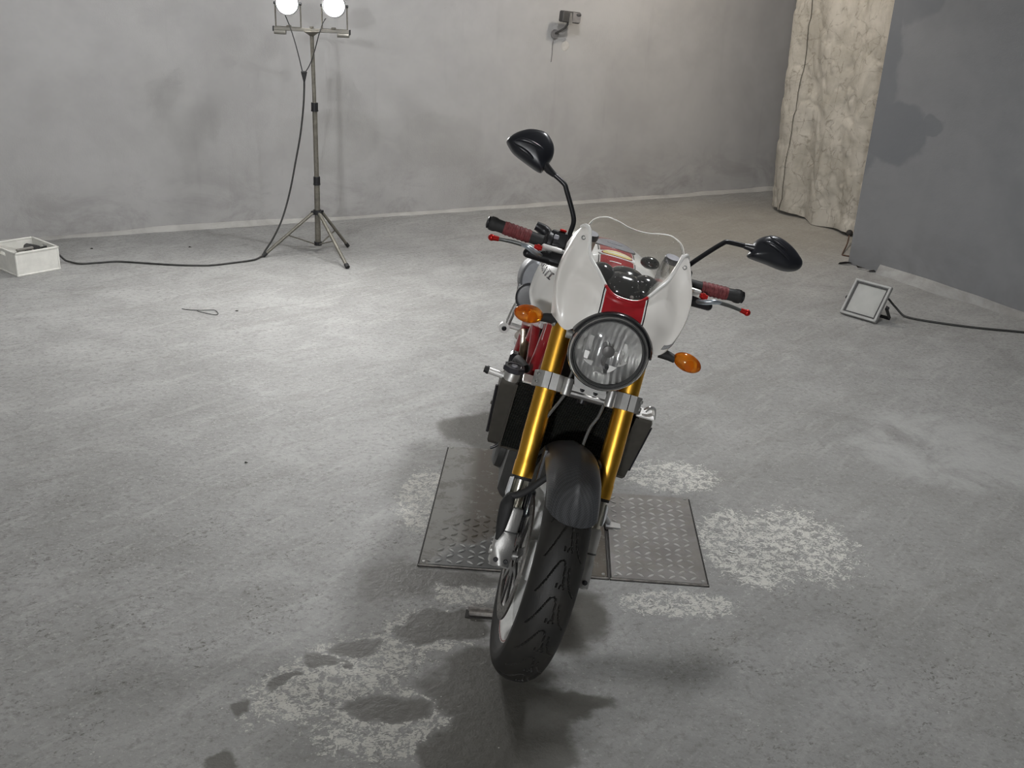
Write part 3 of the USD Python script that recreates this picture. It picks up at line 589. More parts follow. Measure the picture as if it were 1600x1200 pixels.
# grey lettering strip low on the bike's left side: too small to read in the photograph
P = fair(np.linspace(3.05, 4.6, 16), np.linspace(.10, .165, 4)); P = P + gnormals(P) * .0012; st = fp('grey_strip', shell(P, .0005), 'decal_grey', fa, 50)
for i in range(9):
    u0 = 3.12 + i * .165; P = fair(np.linspace(u0, u0 + .085, 4), np.linspace(.117, .148, 3)); P = P + gnormals(P) * .0018; fp('strip_letter', shell(P, .0004), 'silver_paint', st, 50)

# -- clear screen
us = np.linspace(-4.05, 4.05, 81); bot = fair(us, [.97])[0] - np.array([.006, 0, 0]); yy = bot[:, 1] * (.125 / np.abs(bot[-1, 1]))
ys_ = np.array([-.127, -.117, -.100, -.08, -.055, -.025, 0, .025, .055, .08, .10, .117, .127]); zs_ = np.array([.842, .862, .874, .879, .876, .869, .867, .869, .876, .879, .874, .862, .842])
yt = np.linspace(-.126, .126, 81); top = np.stack([.112 - .03 * (yt / .126) ** 2 * 0, yt, PchipInterpolator(ys_, zs_)(yt)], 1)
tt = np.linspace(0, 1, 24)[:, None, None]; SP = bot[None] * (1 - tt) + top[None] * tt; SP[..., 0] += .012 * np.sin(np.pi * tt[..., 0]) * (1 - (SP[..., 1] / .13) ** 2)
sc = fp('windscreen', shell(SP, .003), 'screen_clear', None, 60, 'clear plastic windscreen flecked with water spots')
fp('screen_rim', tube(np.vstack([SP[12:, 0], SP[-1, 1:-1], SP[12:, -1][::-1]]) - [.0015, 0, 0], .0016, 8), 'screen_edge', sc, 60)

# -- instruments under the screen
def dome(r, d, n=40): return lathe([(r * math.sin(a), d * math.cos(a)) for a in np.linspace(0, math.pi / 2, 10)] + [(r * .98, -.015), (r * .9, -.03), (0, -.03)], n)
def pod(c, r, d, axis): m = dome(r, d); m.apply_transform(trimesh.geometry.align_vectors((0, 0, 1), np.array(axis) / np.linalg.norm(axis))); m.apply_translation(c); return m
ins = fp('instruments', hull(np.vstack([T(pod((0, 0, 0), .046, .034, (.72, 0, .70)), .092, y, z).vertices for y, z in ((-.006, .722), (.012, .722))])), 'gauge_black', None, 50, 'black instrument housing behind the screen')
fp('gauge_pod', pod((.082, -.058, .738), .038, .034, (.60, -.10, .79)), 'gauge_black', ins, 50)
fp('gauge_pod', pod((.085, .060, .735), .042, .034, (.60, .15, .78)), 'gauge_black', ins, 50)
fp('gauge_hood', hull(np.vstack([pod((.050, 0.012, .762), .045, .022, (.35, 0, .93)).vertices])), 'gauge_black', ins, 50)
fp('gauge_bolt', bolt((.148, .02, .696), (.9, 0, .3), .005, .004), 'chrome', ins)

# -- handlebar, grips, levers, controls
def bar_pt(y): return np.array([np.interp(abs(y), [0, .06, .15, .2, .36], [-.030, -.034, -.052, -.060, -.062]), y, np.interp(abs(y), [0, .06, .12, .17, .2, .36], [.752, .754, .762, .795, .806, .815])])
fp('handlebar', tube([bar_pt(y) for y in np.linspace(-.318, .308, 61)], .0112, 16), 'black_metal')
for k in (-1, 1): fp('bar_clamp', T(rbox(-.022, .022, -.016, .016, -.02, .018, .009, 1), -.034, k * .045, .756), 'black_metal')
def along(k, y0, prof, n=28):
    """Turned piece on the bar: profile of (radius, distance outwards from y0)."""
    a = bar_pt(k * .2); b = bar_pt(k * .36); d = (b - a) / np.linalg.norm(b - a); m = lathe(prof, n); m.apply_transform(trimesh.geometry.align_vectors((0, 0, 1), d)); m.apply_translation(a + d * (y0 - .2 - (.011 if k > 0 else 0))); return m
for k in (-1, 1):
    gp = fp('handgrip', along(k, .200, [(0, 0), (.019, 0), (.0205, .003), (.0205, .006), (.0165, .010), (.0160, .034), (.0165, .135), (.0185, .140), (.0192, .147), (.0185, .154), (.016, .157), (0, .157)]), 'black_rubber', None, 40, 'black and dark red rubber grip on the handlebar')
    fp('red_sleeve', along(k, .243, [(.0150, 0), (.0172, .001), (.0174, .074), (.0150, .075)], 32), 'grip_red', gp, 40)
    for i in range(6): fp('grip_rib', along(k, .247 + i * .0115, [(.0165, 0), (.0183, .0016), (.0187, .0040), (.0183, .0064), (.0165, .008)], 32), 'grip_red', gp, 40)
    fp('bar_end', along(k, .354, [(0, 0), (.0145, 0), (.0162, .003), (.0162, .008), (.010, .011), (.006, .0112), (.005, .009), (0, .009)]), 'black_metal', gp)
    S = lambda x, y, z: (x, k * y, z)
    # switch housing and throttle drum
    sw = fp('switch_block', cat(along(k, .150, [(0, 0), (.019, 0), (.023, .004), (.0245, .024), (.023, .046), (.020, .052), (0, .052)]), T(rbox(-.028, .022, -.024, .024, -.020, .024, .006, 1), -.058, k * .172, .818)), 'black_plastic', None, 40, 'black switch block beside the handgrip')
    fp('red_switch', T(rbox(-.006, .006, -.009, .009, 0, .006, .002), -.042, k * .166, .842), 'red_anodised', sw)
    fp('switch_button', T(rbox(0, .006, -.007, .007, -.006, .006, .002), -.034, k * .180, .822), 'cap_grey', sw)
    if k < 0: fp('throttle_drum', cat(along(k, .186, [(0, 0), (.031, 0), (.0345, .004), (.0345, .013), (.031, .017), (0, .017)]), tube(smooth_path([(-.075, -.196, .826), (-.080, -.210, .838), (-.082, -.236, .846)], 6), [.015, .016, .012], 14)), 'black_plastic', sw, 40)
    # master cylinder with its clamp
    mc = fp('master_cylinder', cat(hull(np.vstack([ball(S(.012, .245, .753), .012).vertices, ball(S(.004, .13, .757), .017).vertices])), T(rbox(-.020, .020, -.032, .032, -.016, .016, .007, 1), .002, k * .160, .758), T(rbox(-.014, .014, -.010, .012, -.014, .016, .006, 1), -.012, k * .19, .772)), 'black_metal', None, 40)
    fp('clamp', T(rbox(-.014, .028, -.028, .028, 0, .012, .004), .002, k * .188, .774), 'bright_silver', mc, 40, 'polished clamp'); fp('clamp_arm', T(rbox(-.010, .016, -.026, .020, .0, .010, .003), .004, k * .142, .776), 'bright_silver', mc, 40)
    fp('clamp_bolt', bolt(S(-.004, .176, .788), (0, 0, 1), .0055, .004), 'galvanised', mc)
    lv = fp('lever', cat(tube(smooth_path([S(.020, .215, .755), S(.038, .232, .757), S(.044, .250, .762), S(.036, .268, .765)], 8), [.010, .0115, .010, .007], 14, .62)), 'lever_silver', None, 40, 'silver adjustable lever with a red tip')
    fp('blade', tube(smooth_path([S(.038, .260, .765), S(.034, .29, .766), S(.031, .32, .764), S(.031, .332, .763)], 8), [.0070, .0068, .0062, .006], 12, .8), 'lever_grey', lv, 40)
    fp('lever_tip', cat(ball(S(.031, .345, .762), .0088), tube([S(.031, .326, .7635), S(.031, .345, .762)], [.0062, .0075], 12)), 'red_anodised', lv, 50, 'red ball at the lever end')
    fp('adjuster', cat(tube([S(.026, .214, .772), S(.026, .234, .771)], .0065, 12), tube([S(.026, .219, .772), S(.026, .227, .7715)], .009, 8)), 'red_anodised', lv, 30, 'red adjuster wheel')
    fp('bar_mount_cover', ball((-.050, .080, .830), .021, 2, (1, 1.25, .8)), 'gauge_black', sw, 50) if k > 0 else None
    # fluid reservoir
    ry = .128 if k > 0 else .096; rz = .842
    RT = lambda m: T(R(m, (0, 1, 0), 34), -.02, k * ry, rz)
    rs = fp('fluid_reservoir', RT(lathe([(0, -.044), (.013, -.044), (.017, -.036), (.0185, -.012), (.0185, 0), (0, 0)], 28)), 'fluid_plastic', None, 40)
    fp('reservoir_cap', RT(lathe([(0, 0), (.0205, 0), (.021, .002), (.021, .012), (.0195, .0145), (.0165, .0145), (.0155, .013), (0, .013)], 32)), 'cap_plastic', rs)
    fp('cap_plate', RT(lathe([(0, .013), (.0185, .0146), (.0185, .0152), (.008, .0156), (0, .0156)], 32)), 'cap_grey', rs)
    fp('reservoir_bracket', tube(smooth_path([(-.03, k * (ry + .012), rz - .03), (-.022, k * (ry + .016), rz - .05), (-.012, k * (ry + .014), rz - .075)], 5), .004, 8), 'black_metal', rs)

# -- mirrors
MR = np.array([[-.3708, 1.039], [-.3553, 1.0603], [-.3361, 1.0742], [-.3155, 1.0832], [-.2832, 1.0858], [-.2637, 1.0752], [-.25, 1.0594], [-.2429, 1.0384], [-.2456, 1.0159], [-.2545, .9965], [-.2600, .9815], [-.2813, .9836], [-.3215, .9978], [-.3478, 1.0096], [-.3644, 1.0244]])
ML = np.array([[.3375, .9238], [.3372, .9417], [.3418, .964], [.3526, .9807], [.3653, .9904], [.3848, .9977], [.4098, .9961], [.4445, .9823], [.4713, .9631], [.4836, .9486], [.48, .9311], [.4615, .9197], [.4319, .9155], [.3846, .9196]])
def mirror(out, stem, ribs, joint):
    t = np.linspace(0, 1, len(out) + 1); o = CubicSpline(t, np.vstack([out, out[:1]]), bc_type='periodic')(np.linspace(0, 1, 64, endpoint=False)); c = o.mean(0)
    def sec(s, f): q = c + (o - c) * s; return np.stack([np.full(64, f), q[:, 0], q[:, 1]], 1)
    rows = [sec(s, -.060 + f) for s, f in ((.90, -.010), (.97, -.013), (1.0, -.010), (1.0, -.002), (.985, .008), (.94, .016), (.86, .0225), (.72, .0270), (.5, .030), (.25, .0318), (.02, .0322))]
    m = grid(np.array(rows), wrap=True); trimesh.repair.fix_normals(m)
    mr = fp('mirror', m, 'mirror_black', None, 60, 'black teardrop mirror on a bent stalk')
    gl = grid(np.array([sec(.93, -.066), sec(.5, -.066), sec(.02, -.066)]), wrap=True); fp('mirror_glass', gl, 'mirror_glass', mr, 30)
    for rb in ribs:
        pts = spline_path(np.array([(-.074 + f, y, z) for f, y, z in rb]), 6); fp('rib', tube(pts, [.001, .0055, .006, .005, .001], 12), 'mirror_black', mr, 50)
    fp('stalk', tube(smooth_path(stem, 5), .0066, 14), 'black_metal', mr, 40)
    fp('joint', tube(np.array(joint), [.0115, .0105, .0075], 16), 'black_plastic', mr, 40)
mirror(MR, [(-.050, -.150, .800), (-.058, -.147, .836), (-.060, -.1435, .872), (-.060, -.1445, .882), (-.060, -.1860, .957), (-.060, -.1915, .966), (-.060, -.229, .986), (-.060, -.246, .994)],
       [[(.0405, -.352, 1.034), (.0455, -.335, 1.040), (.0475, -.312, 1.040), (.046, -.290, 1.036), (.036, -.262, 1.030)], [(.0385, -.352, 1.028), (.0415, -.335, 1.020), (.0415, -.312, 1.012), (.036, -.290, 1.002), (.028, -.272, .995)]],
       [(-.052, -.262, 1.003), (-.058, -.244, .992), (-.060, -.226, .984)])
mirror(ML, [(-.050, .150, .800), (-.056, .172, .838), (-.060, .190, .862), (-.060, .258, .938), (-.060, .267, .9455), (-.060, .276, .947), (-.060, .320, .9495), (-.060, .345, .950)],
       [[(.031, .352, .966), (.0435, .372, .968), (.0470, .398, .960), (.0450, .424, .949), (.0400, .447, .937)], [(.020, .362, .985), (.034, .378, .985), (.0410, .398, .977), (.042, .420, .968), (.038, .436, .958)]],
       [(-.052, .360, .951), (-.058, .340, .9495), (-.060, .318, .949)])
for k in (-1, 1): fp('mirror_base', T(lathe([(0, -.010), (.012, -.010), (.013, 0), (.011, .022), (.008, .032), (0, .032)], 20), -.052, k * .150, .792), 'black_metal')

# -- turn signals
for k in (-1, 1):
    tl = trimesh.creation.icosphere(3, 1.0); tl.apply_scale((.020, .0375, .0225)); tl = R(tl, (1, 0, 0), k * (-6 if k < 0 else -13)); tl = R(tl, (0, 0, 1), k * -6)
    ct = np.array([.100, k * .2085, .594 if k < 0 else .586])
    ts = fp('turn_signal', T(tl, *ct), 'amber_lens', None, 60, 'amber oval turn signal')
    fp('bulb', ball(ct + [.002, k * .006 if k > 0 else .010, -.006], .0115, 2, (.8, 1, 1.1)), 'yellow_bulb', ts, 50)
    fp('signal_back', T(cat(lathe([(0, -.019), (.014, -.014), (.020, -.006), (.0205, -.003), (0, -.003)], 32, 'x')), *ct).apply_scale(1.0), 'black_plastic', ts) if False else None
    fp('signal_stem', tube([ct + [-.006, -k * .030, 0], ct + [-.010, -k * .045, .004], ct + [-.018, -k * .070, .008]], [.010, .0115, .014], 14), 'black_rubber', ts, 40)
    fp('stem_plate', T(rbox(-.010, .010, -.004, .004, -.014, .012, .002), .082, k * .140, .598), 'fluid_plastic' if k > 0 else 'galvanised', ts)

# ------------------------------------------------------------------ body of the bike (its own frame)
# -- radiator
XR = -.325
def lean_r(m): return R(m, (0, 1, 0), 8, (XR, 0, .55))
rad = bp('radiator', lean_r(rbox(XR - .022, XR + .012, -.168, .168, .436, .655, .003)), 'radiator_fin', None, 20, 'dark radiator behind the fork legs')
fins = [rbox(XR + .010, XR + .0165, -.166, .166, z, z + .0018, .0004) for z in np.linspace(.440, .650, 48)]
tag(bp('fins', lean_r(cat(*fins)), 'radiator_fin', rad, 20), kind='stuff')
rows_t = lambda k: hull([(x, k * y, z) for z, y0, y1, h in ((.44, .158, .196, .018), (.452, .158, .200, .026), (.635, .166, .214, .028), (.650, .166, .211, .024)) for x in (XR - h, XR + h) for y in (y0 + .004, y1)] + [(XR + s * h * .55, k * (y1 + .004), z) for z, y1, h in ((.452, .199, .026), (.635, .214, .028)) for s in (-1, 1)])
for k in (-1, 1):
    tk = bp('radiator_tank', lean_r(rows_t(k)), 'radiator_tank', rad, 20)
    bp('tank_seam', lean_r(hull([(x, k * y, z) for x in (XR + .020, XR + .030) for y, z in ((.160, .442), (.167, .442), (.174, .648), (.166, .648))])), 'radiator_tank', rad, 20)
    bp('edge_strip', lean_r(tube([(XR + .012, k * .206, .47), (XR + .012, k * .2185, .62)], .0045, 8)), 'black_plastic', rad)
    bp('top_plate', lean_r(rbox(XR - .024, XR + .028, k * .19 - .026, k * .19 + .026, .650, .655, .002) if k > 0 else rbox(XR - .02, XR + .024, -.158, -.106, .655, .661, .002)), 'bright_silver', rad, 25, 'polished bracket on top of the radiator')
neck = bp('filler_neck', T(lathe([(0, .645), (.024, .645), (.021, .668), (.018, .672), (0, .672)], 28), XR + .02, -.188, 0), 'machined_aluminium', rad)
cap_ = [(.0, 0), (.030, 0), (.0315, .003), (.0315, .011), (.029, .014), (.020, .0145), (.018, .012), (0, .012)]
bp('filler_cap', T(R(lathe(cap_, 8), (0, 0, 1), 22), XR + .02, -.188, .670), 'cap_plastic', rad, 25, 'black eight-sided radiator cap')
bp('cap_centre', T(lathe([(0, .012), (.009, .012), (.008, .0155), (.003, .0155), (0, .014)], 20), XR + .02, -.188, .670), 'cap_grey', rad)
bp('hose_stub', tube([(XR + .02, -.195, .648), (XR + .02, -.235, .6505), (XR + .02, -.2555, .652)], .0098, 18), 'bright_silver', rad, 40, 'silver hose stub')
bp('stub_end', cat(tube([(XR + .02, -.252, .6518), (XR + .02, -.258, .6522)], .0112, 18), tube([(XR + .02, -.258, .6522), (XR + .02, -.2645, .6527)], [.0095, .009], 18)), 'black_rubber', rad)
bp('overflow_pipe', tube([(XR, -.200, .556), (XR + .004, -.2205, .557)], [.0055, .005], 12), 'radiator_tank', rad)
bp('drain_pipe', tube(smooth_path([(XR + .01, -.165, .452), (XR + .012, -.170, .440), (XR + .014, -.186, .428)], 5), .0038, 10), 'black_metal', rad)
bp('lower_rail', lean_r(rbox(XR + .004, XR + .016, -.16, .16, .430, .437, .002)), 'radiator_tank', rad)
bp('pipe_fitting', cat(tube(smooth_path([(XR + .025, .186, .662), (XR + .02, .198, .672), (XR + .01, .210, .668), (XR + .01, .219, .640)], 6), .006, 12)), 'chrome', rad)
bp('rubber_mount', T(lathe([(0, 0), (.008, 0), (.008, .010), (0, .010)], 16), XR + .024, .168, .655), 'black_rubber', rad)
for y in (-.025, .01, .07): bp('core_bolt', bolt((XR + .036 - .01, y, .447), (1, 0, 0), .006, .004), 'galvanised', rad)
# rubber oil pipe and cooler under the radiator
bp('oil_cooler', rbox(-.37, -.33, -.10, .10, .352, .425, .006), 'radiator_fin', None, 20)

# -- engine
en = bp('engine', cat(rbox(-.86, -.46, -.115, .115, .19, .44, .03, 1), R(rbox(-.60, -.40, -.075, .075, .36, .50, .02, 1), (0, 1, 0), -8, (-.5, 0, .4)), R(rbox(-.82, -.68, -.085, .085, .40, .66, .025, 1), (0, 1, 0), -6, (-.75, 0, .5))), 'engine_grey', None, 30, 'dark grey engine block behind the radiator')
for k in (-1, 1): bp('engine_cover', T(lathe([(0, 0), (.095, 0), (.092, .020), (.075, .030), (0, .032)], 40, 'y') if k > 0 else my(lathe([(0, 0), (.095, 0), (.092, .020), (.075, .030), (0, .032)], 40, 'y')), -.68, k * .114, .30), 'engine_grey', en)
bp('sump', rbox(-.78, -.48, -.08, .08, .165, .20, .015), 'engine_grey', en)
# -- trellis frame
def frame_tubes(k):
    a = lambda x, y, z: (x, k * y, z)
    return [rod(a(-.375, .045, .785), a(-.42, .118, .785), .016), rod(a(-.42, .118, .785), a(-.78, .155, .66), .0165), rod(a(-.345, .05, .66), a(-.43, .120, .575), .016), rod(a(-.43, .120, .575), a(-.86, .150, .52), .0165),
            rod(a(-.42, .118, .785), a(-.455, .126, .575), .0165), rod(a(-.455, .126, .58), a(-.62, .14, .72), .014), rod(a(-.62, .14, .72), a(-.70, .145, .545), .014), rod(a(-.78, .155, .66), a(-.86, .15, .52), .015), rod(a(-.78, .155, .66), a(-1.25, .10, .745), .013), rod(a(-.86, .15, .52), a(-1.2, .10, .72), .012)]
fr0 = fp('frame', T(lathe([(0, .475), (.030, .475), (.033, .49), (.033, .735), (.030, .75), (0, .75)], 28), -.034, 0, 0), 'frame_red', None, 40, 'dark red tubular trellis frame')
for k in (-1, 1):
    for m in frame_tubes(k): bp('frame_tube', m, 'frame_red', fr0, 40)
    bp('frame_tube', rod((-.448, k * .112, .78), (-.452, k * .134, .585), .0135), 'frame_red', fr0, 40)
    bp('gusset', hull([(x, k * y, z) for x, z in ((-.375, .80), (-.435, .80), (-.44, .735), (-.375, .75)) for y in (.085, .132)]), 'frame_red', fr0, 30)

# -- exhaust, coils and hangers on the right side
ex = bp('exhaust', tube(smooth_path([(-.50, -.09, .40), (-.56, -.125, .45), (-.59, -.136, .54), (-.605, -.148, .60), (-.63, -.152, .632), (-.72, -.152, .632), (-.95, -.155, .550)], 10), .0155, 18), 'bronze_pipe', None, 50, 'bronze tinted exhaust pipe')
def can(a, b, rx, rz, mat, name, parent):
    a, b = np.array(a), np.array(b); d = (b - a) / np.linalg.norm(b - a); u = np.cross(d, (0, 0, 1)); u /= np.linalg.norm(u); w = np.cross(u, d); th = np.linspace(0, 2 * np.pi, 36, endpoint=False); L = np.linalg.norm(b - a)
    rows = [a + d * t * L + s * (np.cos(th)[:, None] * u * rx + np.sin(th)[:, None] * w * rz) for t, s in ((0, .02), (0, .75), (.02, .9), (.06, 1), (.94, 1), (.98, .9), (1, .75), (1, .02))]
    m = grid(np.array(rows), wrap=True); trimesh.repair.fix_normals(m); return bp(name, m, mat, parent, 30)
mf = can((-.94, -.170, .755), (-1.26, -.163, .675), .040, .066, 'muffler_grey', 'muffler', None); tag(mf, 'silver muffler high on the right side')
can((-.90, -.168, .70), (-.95, -.166, .69), .040, .045, 'black_plastic', 'muffler_front', mf)
can((-.96, -.120, .62), (-1.30, -.12, .56), .036, .045, 'muffler_grey', 'lower_muffler', mf)
bp('muffler_guard', hull([(x, y, z) for x, y, z in ((-.94, -.205, .725), (-.94, -.15, .73), (-.93, -.20, .66), (-.92, -.165, .655), (-.99, -.21, .73), (-.99, -.20, .66))]), 'black_plastic', mf, 30)
co = bp('coolant_hose', tube(smooth_path([(-.37, -.150, .66), (-.44, -.172, .655), (-.50, -.176, .60), (-.55, -.178, .53)], 8), .0125, 14), 'black_rubber')
bp('relay_box', rbox(-.53, -.49, -.195, -.168, .545, .648, .006), 'black_plastic')
bp('cover_panel', hull([(x, y, z) for x, z in ((-.44, .845), (-.50, .80), (-.52, .74), (-.445, .76)) for y in (-.135, -.142)]), 'silver_paint', None, 30)
# right footpeg hanger with its folded-up passenger peg
hg = bp('peg_hanger', cat(rbox(-.935, -.915, -.212, -.105, .575, .594, .006), rbox(-.94, -.90, -.120, -.100, .52, .64, .008), T(lathe([(0, -.008), (.018, -.008), (.018, .008), (0, .008)], 24, 'x'), -.920, -.212, .574)), 'bright_silver', None, 30, 'silver footpeg hanger with the peg folded up')
bp('footpeg', tube([(-.92, -.204, .588), (-.925, -.200, .63), (-.925, -.192, .68)], [.0085, .009, .0065], 14), 'cast_aluminium', hg)
for i in range(9): bp('peg_rib', T(R(ring(.0098, .006, -.001, .001, 16), (1, 0, 0), -8), -.925, -.2035 + i * .0010, .600 + i * .0068), 'cast_aluminium', hg)
bp('peg_end', ball((-.925, -.1915, .682), .0075), 'cast_aluminium', hg)
bp('heel_guard', tube([(-.96, -.180, .62), (-.96, -.174, .70)], [.008, .005], 10, .5), 'silver_paint', hg)
bp('pivot_bolt', bolt((-.910, -.212, .574), (1, 0, 0), .008, .004), 'black_metal', hg)
bp('hanger_bolt', ball((-.918, -.150, .600), .008), 'chrome', hg)

# -- fuel tank
XS = np.array([-.325, -.345, -.38, -.43, -.50, -.60, -.72, -.84, -.93, -.965]); 
WT = np.array([.030, .095, .144, .174, .188, .191, .178, .145, .105, .05]); ZT = np.array([.955, .982, 1.003, 1.015, 1.020, 1.016, .995, .950, .905, .885])
ZC = np.array([.90, .87, .85, .838, .83, .82, .81, .80, .80, .81]); ZB = np.array([.87, .82, .79, .765, .745, .73, .72, .73, .75, .78])
tw, tz, tc_, tb = [PchipInterpolator(XS[::-1], a[::-1]) for a in (WT, ZT, ZC, ZB)]
def tank_y(x, z):
    """Half width of the tank at height z (above its widest line)."""
    f = np.clip((z - tc_(x)) / (tz(x) - tc_(x)), -1, 1); return tw(x) * np.sqrt(np.maximum(0, 1 - np.abs(f) ** 2.4)) ** 1.0
def tank_z(x, y): f = np.clip(np.abs(y) / tw(x), 0, 1); return tc_(x) + (tz(x) - tc_(x)) * (1 - f ** 2) ** (1 / 2.4)
rows = []
for x in np.linspace(-.965, -.325, 70):
    w, zt, zc, zb = tw(x), tz(x), tc_(x), tb(x); row = []
    for a in np.linspace(0, np.pi, 41): row.append((x, w * math.cos(a), zc + (zt - zc) * math.sin(a) ** (2 / 2.4)))
    for a in np.linspace(0, 1, 12)[1:-1]: row.append((x, -w * (1 - .35 * a ** 2), zc - (zc - zb) * a))
    for a in np.linspace(-.65, .65, 6): row.append((x, w * a, zb))
    for a in np.linspace(1, 0, 12)[1:-1]: row.append((x, w * (1 - .35 * a ** 2), zc - (zc - zb) * a))
    rows.append(row)
rows = [[tuple(np.mean(rows[0], 0))] * len(rows[0])] + rows + [[tuple(np.mean(rows[-1], 0))] * len(rows[0])]
tm = grid(np.array(rows), wrap=True); trimesh.repair.fix_normals(tm)
tank = bp('fuel_tank', tm, 'white_paint', None, 50, 'white fuel tank with a red stripe along the top')
def tank_patch(name, x0, x1, y0, y1, mat, off=.0012, n=12, m=30):
    X, Y = np.meshgrid(np.linspace(x0, x1, m), np.linspace(y0, y1, n), indexing='ij'); P = np.stack([X, Y, tank_z(X, Y)], -1)
    P = P[:, ::-1] if gnormals(P)[m // 2, n // 2, 2] < 0 else P; P = P + gnormals(P) * off; return bp(name, shell(P, .0008), mat, tank, 50)
for x0, x1 in ((-.345, -.434), (-.475, -.9)):
    tank_patch('red_stripe', x0, x1, -.046, .046, 'red_paint')
    for k in (-1, 1): tank_patch('black_pinstripe', x0, x1, k * .052, k * .0495, 'black_line', .0012, 3)
tank_patch('white_mark', -.397, -.4005, -.022, .010, 'number_white', .0022, 5, 4)
# the oval badge across the stripe and the grey fuel cap behind it
def tank_oval(name, cx, rx, ry, mat, off, h=.0008):
    a = np.linspace(0, 2 * np.pi, 40, endpoint=False); rows = []
    for s in (1, .75, .5, .25, .02): x = cx + rx * s * np.cos(a); y = ry * s * np.sin(a); rows.append(np.stack([x, y, tank_z(x, y) + off], 1))
    P = np.array(rows); low = P[:1] - [0, 0, h]; m = grid(np.concatenate([low, P]), wrap=True); trimesh.repair.fix_normals(m); return bp(name, m, mat, tank, 50)
tank_oval('badge_border', -.452, .024, .052, 'number_white', .0022, .002); tank_oval('badge_ring', -.452, .018, .044, 'red_paint', .0030, .001); tank_oval('badge', -.452, .016, .041, 'decal_yellow', .0036, .001)
tank_oval('badge_band', -.452, .004, .030, 'number_white', .0042, .001)
tank_oval('cap_rim', -.568, .064, .064, 'black_plastic', .0012, .003); fc = tank_oval('fuel_cap', -.565, .059, .059, 'fuel_cap_grey', .0024, .002); tag(fc, 'grey round fuel cap')
tank_oval('cap_flap', -.575, .020, .022, 'fuel_cap_grey', .0036, .002)
# maker's name along the tank side, read from the bike's right
def side_text(txt, x0, z0, h, slope, k, mat):
    t = meshkit.text_mesh(txt, h, .001, True); t = t.subdivide_to_size(.004); v = t.vertices.copy(); L = v[:, 0].max()
    if k < 0: X = x0 + v[:, 0]
    else: X = x0 - v[:, 0]
    Z = z0 + v[:, 1] * .48 + slope * (v[:, 0]); Y = tank_y(X, Z) + .0006 + v[:, 2]; t.vertices = np.stack([X, k * Y, Z], 1); trimesh.repair.fix_normals(t); return bp('lettering', t, mat, tank, 30, 'dark maker lettering on the tank side')
side_text('DUCATI', -.632, .896, .040, .06, -1, 'black_line'); side_text('DUCATI', -.42, .880, .040, -.06, 1, 'black_line')

# -- seat, tail, rear wheel, swing arm, stand
def loft_x(st, n=28):
    rows = []
    for x, w, z0, z1 in st: a = np.linspace(0, 2 * np.pi, n, endpoint=False); rows.append(np.stack([np.full(n, x), w * np.sign(np.cos(a)) * np.abs(np.cos(a)) ** .7, (z0 + z1) / 2 + (z1 - z0) / 2 * np.sign(np.sin(a)) * np.abs(np.sin(a)) ** .8], 1))
    rows = [np.repeat(rows[0].mean(0)[None], n, 0)] + rows + [np.repeat(rows[-1].mean(0)[None], n, 0)]; m = grid(np.array(rows), wrap=True); trimesh.repair.fix_normals(m); return m
bp('seat', loft_x([(-.90, .06, .77, .845), (-.95, .10, .745, .825), (-1.05, .120, .735, .79), (-1.15, .12, .735, .785), (-1.25, .105, .75, .80), (-1.40, .09, .76, .81), (-1.48, .06, .775, .81)]), 'seat_vinyl', None, 50, 'black vinyl seat')
tl_ = bp('tail', loft_x([(-1.08, .085, .68, .745), (-1.20, .10, .69, .76), (-1.35, .09, .71, .785), (-1.52, .065, .745, .80), (-1.60, .03, .77, .80)]), 'white_paint', None, 50, 'white tail fairing')
bp('tail_light', hull([(x, y, z - .092) for x, y, z in ((-1.56, .045, .85), (-1.56, -.045, .85), (-1.61, .03, .86), (-1.61, -.03, .86), (-1.60, .03, .885), (-1.60, -.03, .885))]), 'red_anodised', tl_)
PR = [(.0, .317), (.02, .3158), (.042, .311), (.062, .302), (.080, .288), (.0895, .270), (.0895, .255), (.083, .238), (.074, .222), (.068, .2155)][::-1]
rw = bp('rear_wheel', T(tyre(.317, .179, PR, 300, 60, [[(.006, .02), (.03, .06), (.06, .075)], [(.03, .12), (.07, .15)]], 2 * math.pi * .317 / 9, .0035, .0045, (-1, 1)), -1.44, 0, .317), 'tyre_rubber', None, 50, 'black rear tyre on a white rim')
bp('rim', T(rim_mesh(.14, .2155, .224), -1.44, 0, .317), 'wheel_white', rw, 40)
for m in spokes(5, .045, .186, .017, .012, .03): bp('spoke', T(m, -1.44, 0, .317), 'wheel_white', rw)
bp('hub', T(lathe([(0, -.07), (.05, -.07), (.06, -.03), (.06, .03), (.05, .07), (0, .07)], 32, 'y'), -1.44, 0, .317), 'wheel_white', rw)
for k in (-1, 1): bp('swing_arm', cat(hull([(x, k * y, z) for x, y0, y1, z0, z1 in ((-.90, .07, .115, .33, .42), (-1.48, .095, .130, .285, .345)) for y in (y0, y1) for z in (z0, z1)])), 'silver_paint', None, 30)
ks = bp('side_stand', tube(smooth_path([(-.80, .118, .25), (-.765, .20, .17), (-.716, .296, .086)], 6), [.0125, .010, .0085], 14), 'silver_paint', None, 40, 'silver side stand swung out to the floor')
bp('stand_foot', hull([(x, y, z) for x, y, z in ((-.735, .286, .084), (-.695, .286, .082), (-.735, .288, .071), (-.695, .288, .070), (-.728, .334, .089), (-.700, .334, .088), (-.726, .338, .081), (-.702, .338, .081))]), 'silver_paint', ks, 30)
bp('stand_pivot', T(rbox(-.03, .03, -.015, .015, -.03, .03, .006), -.805, .116, .25), 'black_metal', ks)

